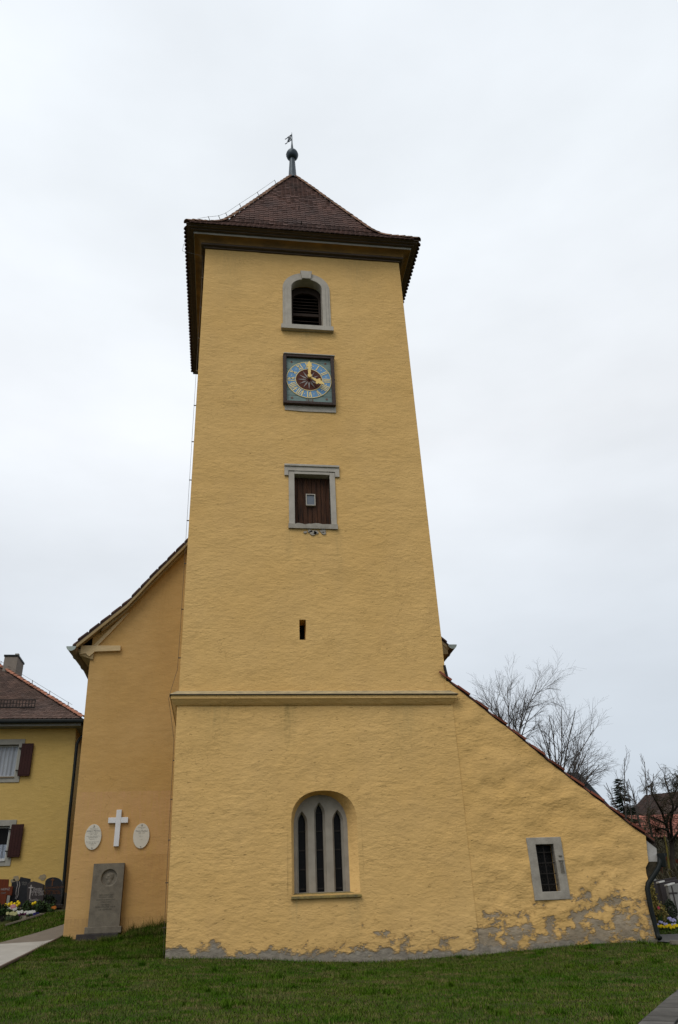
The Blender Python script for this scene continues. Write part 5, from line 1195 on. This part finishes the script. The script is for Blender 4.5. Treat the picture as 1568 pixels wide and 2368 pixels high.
q = R3(430, 350, 3.5); bush('shrub', (q.x, 3.5, q.z), (.10, .2, .65), 500, .06, 'mix', 'slim olive green shrub rising behind the downpipe', 'shrub', .3)
for zx, zy, mt, hd, lb in ((680, 1250, 'p_y', 5, 'yellow pansies nearest the downpipe'), (820, 1270, 'p_y', 5, 'yellow pansies, second clump from the downpipe'), (930, 1230, 'p_y', 6, 'taller yellow pansies with dark centres in the middle of the right bed'), (1040, 1290, 'p_y', 4, 'low yellow pansies right of the bed middle'), (1150, 1230, 'p_y', 6, 'yellow pansies at the right picture edge'), (555, 1215, 'p_l', 3, 'pale lilac pansies right beside the downpipe foot'), (690, 1090, 'p_l', 4, 'lilac pansies below the variegated shrub'), (790, 1160, 'p_l', 6, 'lilac pansies in the middle of the right bed'), (930, 990, 'p_l', 5, 'lilac pansies at the foot of the box shrub'), (1050, 1030, 'p_l', 6, 'lilac pansies right of the box shrub'), (1070, 1190, 'p_l', 4, 'pale lilac pansies behind the yellow row')):
    yy = 1.75 + (1300 - zy) / 500; q = R3(zx, zy, yy); zg = min(Hf(q.x, yy), q.z - .06); flower_plant('pansy_plant', (q.x, yy, zg), lb, 'pansies', 'pansies in the right grave bed', hd, mt, max(.08, q.z - zg), .07, .034, nl=50, cup=False)
q = R3(580, 690, 2.3); flower_plant('pansy_plant', (q.x, 2.3, Hf(q.x, 2.3)), 'single red pink bloom in the variegated shrub by the downpipe', 'pansies', 'pansies in the right grave bed', 1, petal('red_petal', (.4, .05, .08)), max(.1, q.z - Hf(q.x, 2.3)), .02, .04, nl=12, cup=False)
setprops(strip('kerb_strip', [Vector((8.2, -.12, 0)), Vector((9.4, -.15, 0)), Vector((12, -.4, 0))], .1, .09, 'kerb'), kind='structure')

# ---------------------------------------------------------------- background right
def brect(px, py, y): return U(px, py, y)
# barn
by = 27; b0, b1, b2, b3 = U(1510, 1842, by + 4), U(1650, 1806, by + 4), U(1455, 1900, by), U(1700, 1905, by)
barn = thing('old_barn', ((b2.x + b3.x) / 2, by + 4, 3), 'old barn with big dark brown half hipped roof behind the bare fruit tree', 'barn')
zr = b0.z; ze = b2.z
broof = MB().add([(b2.x, by, ze), (b2.x + 18, by, ze), (b0.x + 15, by + 4.5, zr + 1.2), (b0.x, by + 4.5, zr), (b2.x, by + 9, ze), (b2.x + 18, by + 9, ze)], [(0, 1, 2, 3), (0, 3, 4), (4, 3, 2, 5)]).build('roof', 'tile_barn', barn)
dz = zr - ze
bt = []
for s in np.arange(0, 1, .045):
    for k in range(40):
        x = b2.x + (b0.x - b2.x) * s + k * .33 + .1; 
        u = Vector((1, 0, 0)); up = Vector((0, 4.5, dz + .6)).normalized(); Mx = Matrix((u, up, u.cross(up))).transposed().to_4x4(); Mx.translation = Vector((x, by + 4.5 * s, ze + (dz + s * 0) * s + (k * .33) / 15 * 1.2 * s)); bt.append(Mx)
lay(broof, bt, tile_tmpl(.32, .5, .03, .05), 'tile_barn', 60)
MB().box((b2.x + .6, by + .6, 1), (b2.x + 17.4, by + 8.4, ze + .2)).build('barn_wall', 'rubble', barn)
# red roofed shed
ry = 16; r0, r1, r2 = U(1452, 1893, ry + 2.5), U(1568, 1886, ry + 2.5), U(1500, 1938, ry)
shed = thing('red_roofed_shed', (r0.x + 4, ry + 2.5, 2), 'low shed with red tiled roof in front of the dark barn', 'shed')
sroof = MB().add([(r0.x - 1.5, ry, r2.z), (r0.x + 10, ry, r2.z), (r0.x + 10, ry + 2.5, r0.z + .2), (r0.x - 1.5, ry + 2.5, r0.z), (r0.x - 1.5, ry + 5, r2.z), (r0.x + 10, ry + 5, r2.z)], [(0, 1, 2, 3), (3, 2, 5, 4)]).build('roof', 'deck', shed)
st = tile_rows((r0.x - 1.5, ry, 0), (r0.x + 10, ry, 0), (0, 1, 0), [(0, r2.z), (2.5, r0.z + .05)], .26, .24, lambda d: .12, lambda d: 6.5, .02)
lay(sroof, st, tile_tmpl(.236, .38, .035, .02), 'tile_far')
MB().box((r0.x - 1.1, ry + .4, .8), (r0.x + 9.6, ry + 4.6, r2.z + .25)).build('shed_wall', 'rubble', shed)
# dark gable peeping over the annex roof
pk = U(1323, 1786, 20); MB_ = MB(); gabl = thing('far_house', (pk.x, 22, 2), 'dark grey roof peak showing just above the annex roof among bare trees', 'house')
MB().add([(pk.x - 1.0, 20, pk.z - 1.9), (pk.x + 1.9, 20, pk.z - 1.9), (pk.x + .35, 20, pk.z), (pk.x - 1.0, 26, pk.z - 1.9), (pk.x + 1.9, 26, pk.z - 1.9), (pk.x + .35, 26, pk.z), (pk.x - .45, 20, pk.z), (pk.x - .45, 26, pk.z)], [(0, 1, 2, 6), (1, 4, 5, 2), (0, 6, 7, 3), (6, 2, 5, 7)]).build('roof', 'copper', gabl)
MB().box((pk.x - .9, 20.1, 1), (pk.x + 1.8, 26, pk.z - 1.85)).build('house_wall', 'rubble', gabl)
# red rail fence
rl = thing('rail_fence', (U(1525, 2000, 9).x, 9, Hf(12.5, 9)), 'dark red wooden rail fence behind the right gravestones', 'fence')
a_, b_ = U(1518, 1980, 9), U(1600, 2000, 9); MB().bar(a_, (b_.x, 9.0, b_.z), .08, .12).build('rail', 'rustwood', rl)
for px_, py_ in ((1526, 1984), (1572, 1992)): p = U(px_, py_, 9.03); MB().box((p.x - .05, 9.0, Hf(p.x, 9) - .2), (p.x + .05, 9.1, p.z + .02)).build('fence_post', petal('red_paint', (.13, .012, .014)), rl)

def grow(p, d, ln, r, lvl, maxl, segs, out, wob=.12, trop=.08, spread=.55, kids=(3, 5), shrink=.62, tmin=.25):
    pts = [p.copy()]; dd = d.normalized(); n = segs; rad = [r]
    for i in range(n):
        dd = (dd + Vector((random.gauss(0, wob), random.gauss(0, wob), random.gauss(0, wob) + trop))).normalized(); p = p + dd * (ln / n); pts.append(p.copy()); rad.append(r * (1 - .62 * (i + 1) / n))
    out.setdefault(lvl, []).append((pts, rad))
    if lvl >= maxl: return
    for k in range(random.randint(*kids)):
        t = tmin + (1 - tmin) * (k + random.random()) / kids[1]; t = min(t, .98); f = t * n; i = min(int(f), n - 1); q = pts[i].lerp(pts[i + 1], f - i)
        base = (pts[i + 1] - pts[i]).normalized(); a = Vector((random.gauss(0, 1), random.gauss(0, 1), random.gauss(0, 1))); a = (a - base * a.dot(base)).normalized()
        an = random.uniform(.6, 1.25) * spread; nd_ = base * math.cos(an) + a * math.sin(an)
        grow(q, nd_, ln * shrink * random.uniform(.7, 1.15), rad[i] * .62, lvl + 1, maxl, max(3, segs - 1), out, wob, trop, spread, kids, shrink, tmin)
def emit(out, t, barkm, twigm, split=1, rmin=.004):
    tk, cw = MB(), MB()
    for lv, brs in out.items():
        for pts, rad in brs: (tk if lv < split else cw).tube(pts, [max(rmin, q) for q in rad], 7 if lv == 0 else 5 if lv == 1 else 3, cap=False)
    tk.build('trunk', barkm, t, True, fix=False); cw.build('crown', twigm, t, False, fix=False)
def bare_tree(base_px, y, stems, label, seed, kids=(4, 6), maxl=4, ln=None, r=.085, rm=.0023):
    random.seed(seed); bp = U(*base_px, y); z0 = Hf(bp.x, y) - .1; t = thing('bare_tree', (bp.x, y, z0), label, 'tree', 'bare trees behind the annex')
    out = {}; fork = Vector((bp.x, y, bp.z)); out[0] = [([Vector((bp.x, y, z0)), Vector((bp.x + .05, y, (z0 + bp.z) / 2)), fork], [r * 1.7, r * 1.4, r * 1.2])]
    for tx, ty_, dy in stems:
        tgt = U(tx, ty_, y + dy); d = tgt - fork; grow(fork, d, d.length * .82, r * .44, 1, maxl, 7, out, .05, .012, .62, kids, .50, .22)
    emit(out, t, 'bark', 'twig', 1, rm)
bare_tree((1180, 1760), 13, [(1100, 1610, -.6), (1130, 1575, .6), (1160, 1590, 1.0), (1190, 1545, 0), (1225, 1550, .8), (1250, 1560, -.5), (1285, 1610, .3), (1205, 1600, -1)], 'left bare tree with upswept twigs close beside the tower', 3, (5, 8))
bare_tree((1290, 1830), 13.5, [(1262, 1640, .5), (1290, 1610, 0), (1325, 1590, .6), (1350, 1610, -.4), (1370, 1650, .2), (1310, 1680, -1), (1245, 1690, -.6)], 'middle bare tree with upright forked stems over the annex roof', 5)
bare_tree((1300, 1850), 14.5, [(1365, 1695, 0), (1390, 1690, .8), (1372, 1720, -.6), (1385, 1760, .3), (1345, 1720, .5)], 'right bare tree leaning away from the tower over annex roof', 8)
bare_tree((1305, 1880), 12, [(1405, 1765, 0), (1370, 1755, .5), (1395, 1740, -.4), (1345, 1765, .3), (1320, 1790, .6)], 'lowest bare tree with spreading limb near the annex eaves', 11, (5, 7), 4, r=.085)
# spruce
random.seed(4); sp0 = U(1428, 1800, 15); zg = Hf(sp0.x, 15); t = thing('spruce_tree', (sp0.x, 15, zg), 'small dark spruce rising behind the annex roof at right', 'tree')
MB().tube([(sp0.x, 15, zg), (sp0.x, 15, sp0.z)], [.1, .015], 6).build('trunk', 'bark', t)
vs = []; hh_ = sp0.z - zg
for k in range(620):
    f = random.random() ** .75; z = sp0.z - f * min(hh_, 4.2); ln_ = .10 + .36 * f * min(hh_, 4.2) * random.uniform(.7, 1.15); a = random.random() * 6.28
    for q in range(14):
        s_ = random.random(); c = Vector((sp0.x + math.cos(a) * ln_ * s_, 15 + math.sin(a) * ln_ * s_, z - ln_ * s_ * .45 + .25 * ln_ * s_ * s_)); dv = Vector((math.cos(a + random.uniform(-1, 1)), math.sin(a + random.uniform(-1, 1)), random.uniform(-.5, .2))) * .17; sv = Vector((random.gauss(0, 1), random.gauss(0, 1), random.gauss(0, 1))).normalized() * .02
        vs += [c - dv * .3, c + sv, c + dv, c - sv]
soup('crown', np.array([tuple(v) for v in vs]), [(0, 1, 2, 3)], 4, len(vs) // 4, 'spruce', t, rng.random(len(vs) // 4))
# saplings
for i, (bx, by_, tx, ty_, y, lb) in enumerate(((1448, 1910, 1436, 1755, 12, 'thin bare sapling just left of the spruce top'), (1462, 1900, 1452, 1805, 13, 'thin bare sapling right of the spruce'), (1480, 1905, 1455, 1800, 12.5, 'leaning bare sapling between spruce and barn'), (1500, 1900, 1475, 1762, 11, 'tallest thin sapling in front of the barn roof edge'), (1478, 1900, 1448, 1830, 13.5, 'low bare sapling before the barn corner'), (1440, 1890, 1402, 1808, 13, 'faint bare sapling left of the spruce foot'), (1500, 1890, 1513, 1790, 10.5, 'slender sapling right of the tallest one'))):
    random.seed(20 + i); p = U(bx, by_, y); q = U(tx, ty_, y); z0 = Hf(p.x, y); t = thing('bare_sapling', (p.x, y, z0), lb, 'sapling', 'bare saplings before the barn')
    out = {0: [([Vector((p.x, y, z0)), p], [.035, .03])]}; grow(p, q - p, (q - p).length, .03, 1, 3, 7, out, .05, .04, .6, (7, 9), .28, .15); emit(out, t, 'bark', 'twig', 1, .0045)
# old fruit tree
random.seed(31); y = 7.5; bp = U(1556, 2010, y); z0 = Hf(bp.x, y); t = thing('old_fruit_tree', (bp.x, y, z0), 'gnarled black fruit tree with tangled twiggy crown in front of the red roof', 'tree')
out = {0: [([Vector((bp.x, y, z0 - .1)), Vector((bp.x - .03, y, (z0 + bp.z) / 2)), bp], [.06, .06, .06])], 1: [], 2: []}
limbs = [[(1556, 2010), (1552, 1950), (1540, 1905), (1532, 1880), (1522, 1860), (1508, 1838), (1506, 1820), (1508, 1808)], [(1556, 2010), (1556, 1950), (1550, 1900), (1558, 1870), (1552, 1845), (1540, 1810), (1537, 1795)], [(1540, 1905), (1548, 1880), (1562, 1872), (1580, 1830), (1572, 1800), (1560, 1790)], [(1540, 1905), (1525, 1897), (1510, 1890), (1495, 1885)], [(1552, 1945), (1568, 1925), (1590, 1880), (1600, 1830)], [(1545, 1920), (1530, 1915), (1515, 1918)], [(1552, 1845), (1562, 1830), (1568, 1812)]]
for k, lb_ in enumerate(limbs):
    pts = [U(px_, py_, y + (.5 * math.sin(i + k) if i else 0)) for i, (px_, py_) in enumerate(lb_)]; pts = resample(pts, 14); rd = list(np.linspace(.068 if k < 2 else .045, .016, 14)); out[0].append((pts, rd))
    for i in range(5 if k in (0, 1, 2, 4) else 9, 14):
        for _ in range(5): grow(pts[i], Vector((random.gauss(0, 1), random.gauss(0, 1), random.gauss(.2, .7))), random.uniform(.3, .6), .010, 1, 2, 5, out, .38, -.09, .9, (6, 10), .5, .15)
emit(out, t, 'oldbark', 'oldtwig', 1, .0035)
random.seed(40)
p = U(1554, 2060, 6.5); q = U(1542, 1960, 6.5); t = thing('bare_sapling', (p.x, 6.5, Hf(p.x, 6.5)), 'leaning yellow lichen covered stem behind the right gravestones', 'sapling'); MB().tube([(p.x + .1, 6.5, Hf(p.x, 6.5)), p, q, U(1536, 1930, 6.5)], [.05, .045, .03, .015], 6).build('trunk', 'yellowbark', t)
# scrub and far wood
def scrub(name, boxes, n, size, mat, label=None):
    vs = []
    for (xa, xb, ya, yb, h0, h1, k) in boxes:
        for _ in range(int(n * k)):
            x = random.uniform(xa, xb); yy = random.uniform(ya, yb); z = Hf(x, yy) + h0 + random.random() ** 1.2 * (h1 - h0) * (.55 + .45 * noise.noise((x * .6, yy * .6, 0)) + .3)
            dv = Vector((random.gauss(0, .35), random.gauss(0, .35), random.uniform(.2, 1))).normalized() * size * random.uniform(.6, 1.6); sv = Vector((random.gauss(0, 1), random.gauss(0, 1), 0)).normalized() * size * .05
            c = Vector((x, yy, z)); vs += [c - dv * .5, c + sv, c + dv * .5, c - sv]
    m_ = len(vs) // 4; o = soup(name, np.array([tuple(v) for v in vs]), [(0, 1, 2, 3)], 4, m_, mat, None, rng.random(m_), 'stuff'); return o
scrub('winter_scrub', [(10.7, 16, 5.8, 7.4, 0, 1.15, .35), (10.6, 18, 8.3, 11, 0, 1.7, .5), (11, 17, 11, 15, 0, 2.6, .35), (12, 26, 15, 20, 0, 2.2, .15)], 16000, .32, 'scrub')
def hill(x, y): return 0
hm = MB(); xs2 = np.linspace(-260, 500, 60)
for x in xs2: hm.v += [(x, 330, 0), (x, 360, 26 + 9 * noise.noise((x * .012, 0, 3))), (x, 420, 34 + 10 * noise.noise((x * .01, 5, 3)))]
hm.f = [(i * 3 + j, i * 3 + 3 + j, i * 3 + 4 + j, i * 3 + 1 + j) for i in range(len(xs2) - 1) for j in range(2)]
setprops(hm.build('hills', 'wood', None, True), kind='structure')

# ---------------------------------------------------------------- lawn
def inside_path(x, y):
    m = np.zeros(x.shape, bool)
    def poly(pts):
        c = np.zeros(x.shape, bool); n = len(pts)
        for i in range(n):
            xi, yi = pts[i]; xj, yj = pts[i - 1]
            c ^= ((yi > y) != (yj > y)) & (x < (xj - xi) * (y - yi) / (yj - yi + 1e-12) + xi)
        return c
    P2 = lambda l: [(p.x, p.y) for p in l]
    m |= poly(P2(cn) + P2(cf)[::-1]); m |= poly(P2(s_near) + P2(s_far)[::-1]); m |= poly(P2(pr_n) + P2(pr_f)[::-1])
    w0 = [a0, a1, Vector((9.5, -1.0, 0))]; w1 = [a0 + dn * 1.35 - du * 2, a1 + dn * 1.4, Vector((11, -2, 0))]
    m |= poly(P2([a0 - du * 2] + w0) + P2(w1)[::-1])
    m |= (x > -3.5) & (x < 8.0) & (y > -.04); m |= (x > -6.2) & (x < 5) & (y > 2.99)
    m |= poly([(-12, 8.55), (-8.6, 8.55), (-7.0, 9.3), (-7.0, 12), (-12, 12)]); m |= (x > -5.95) & (x < -4.62) & (y > 2.5) & (y < 3.1)
    return m
def lawn(n, xa, xb, ya, yb, hmin, hmax, wd):
    x = rng.uniform(xa, xb, n); y = rng.uniform(ya, yb, n); k = ~inside_path(x, y); x, y = x[k], y[k]; n = len(x)
    ht = hmin + (hmax - hmin) * rng.random(n) ** 2
    pat = np.array([noise.noise((a * .9, b_ * .9, 7)) for a, b_ in zip(x, y)]); ht *= 1 + .55 * pat
    # longer, unmown grass against the walls
    dw = np.where((x > -3.5) & (x < 8) & (y < .1), -y, 9); dw = np.minimum(dw, np.where((x > -5) & (x < -3.4) & (y > 0), np.minimum(3 - y, 9), 9)); dw = np.minimum(dw, np.where((x < -3.45) & (x > -4.2) & (y > .1), (-3.45 - x) * 1.3, 9))
    ht *= 1 + 1.7 * np.exp(-(dw / .16) ** 2) * rng.random(n); ht *= np.where((x < -3.4) & (x > -5.2) & (y > 2.2), 1.9, 1)
    z = H(x, y) - .02; a = rng.random(n) * 6.283; lean = ht * rng.uniform(.2, 1.3, n)
    b = np.stack([x, y, z], 1); dx = np.stack([np.cos(a), np.sin(a), np.zeros(n)], 1); sd = np.stack([-np.sin(a), np.cos(a), np.zeros(n)], 1) * (wd * rng.uniform(.6, 1.4, n))[:, None]
    tip = b + dx * lean[:, None] + np.array([0, 0, 1.]) * ht[:, None]
    return np.stack([b - sd, b + sd, tip], 1), rng.random(n)
parts = [lawn(480000, -9.5, 9, -12.5, 0, .018, .055, .0048), lawn(75000, -6.6, -3.4, 0, 3.0, .03, .10, .006), lawn(50000, -11, -6, 2, 9.5, .04, .10, .008), lawn(25000, 7.5, 12, -1.2, 4.5, .03, .09, .008)]
cv, ct = [], []
for _ in range(150):                     # taller, bluer tufts scattered through the turf
    cx0, cy0 = rng.uniform(-8, 7.5), rng.uniform(-11.5, -.1); rr_ = rng.uniform(.04, .13); hh0 = rng.uniform(.05, .13)
    q, tq = lawn(90, cx0 - rr_, cx0 + rr_, cy0 - rr_, cy0 + rr_, hh0 * .5, hh0, .007); cv.append(q); ct.append(tq * .1 - .35)
parts += list(zip(cv, ct))
V = np.concatenate([p[0] for p in parts]); T = np.concatenate([p[1] for p in parts])
o = soup('grass', V.reshape(-1, 3), [(0, 1, 2)], 3, len(V), 'grass', None, T, 'stuff')
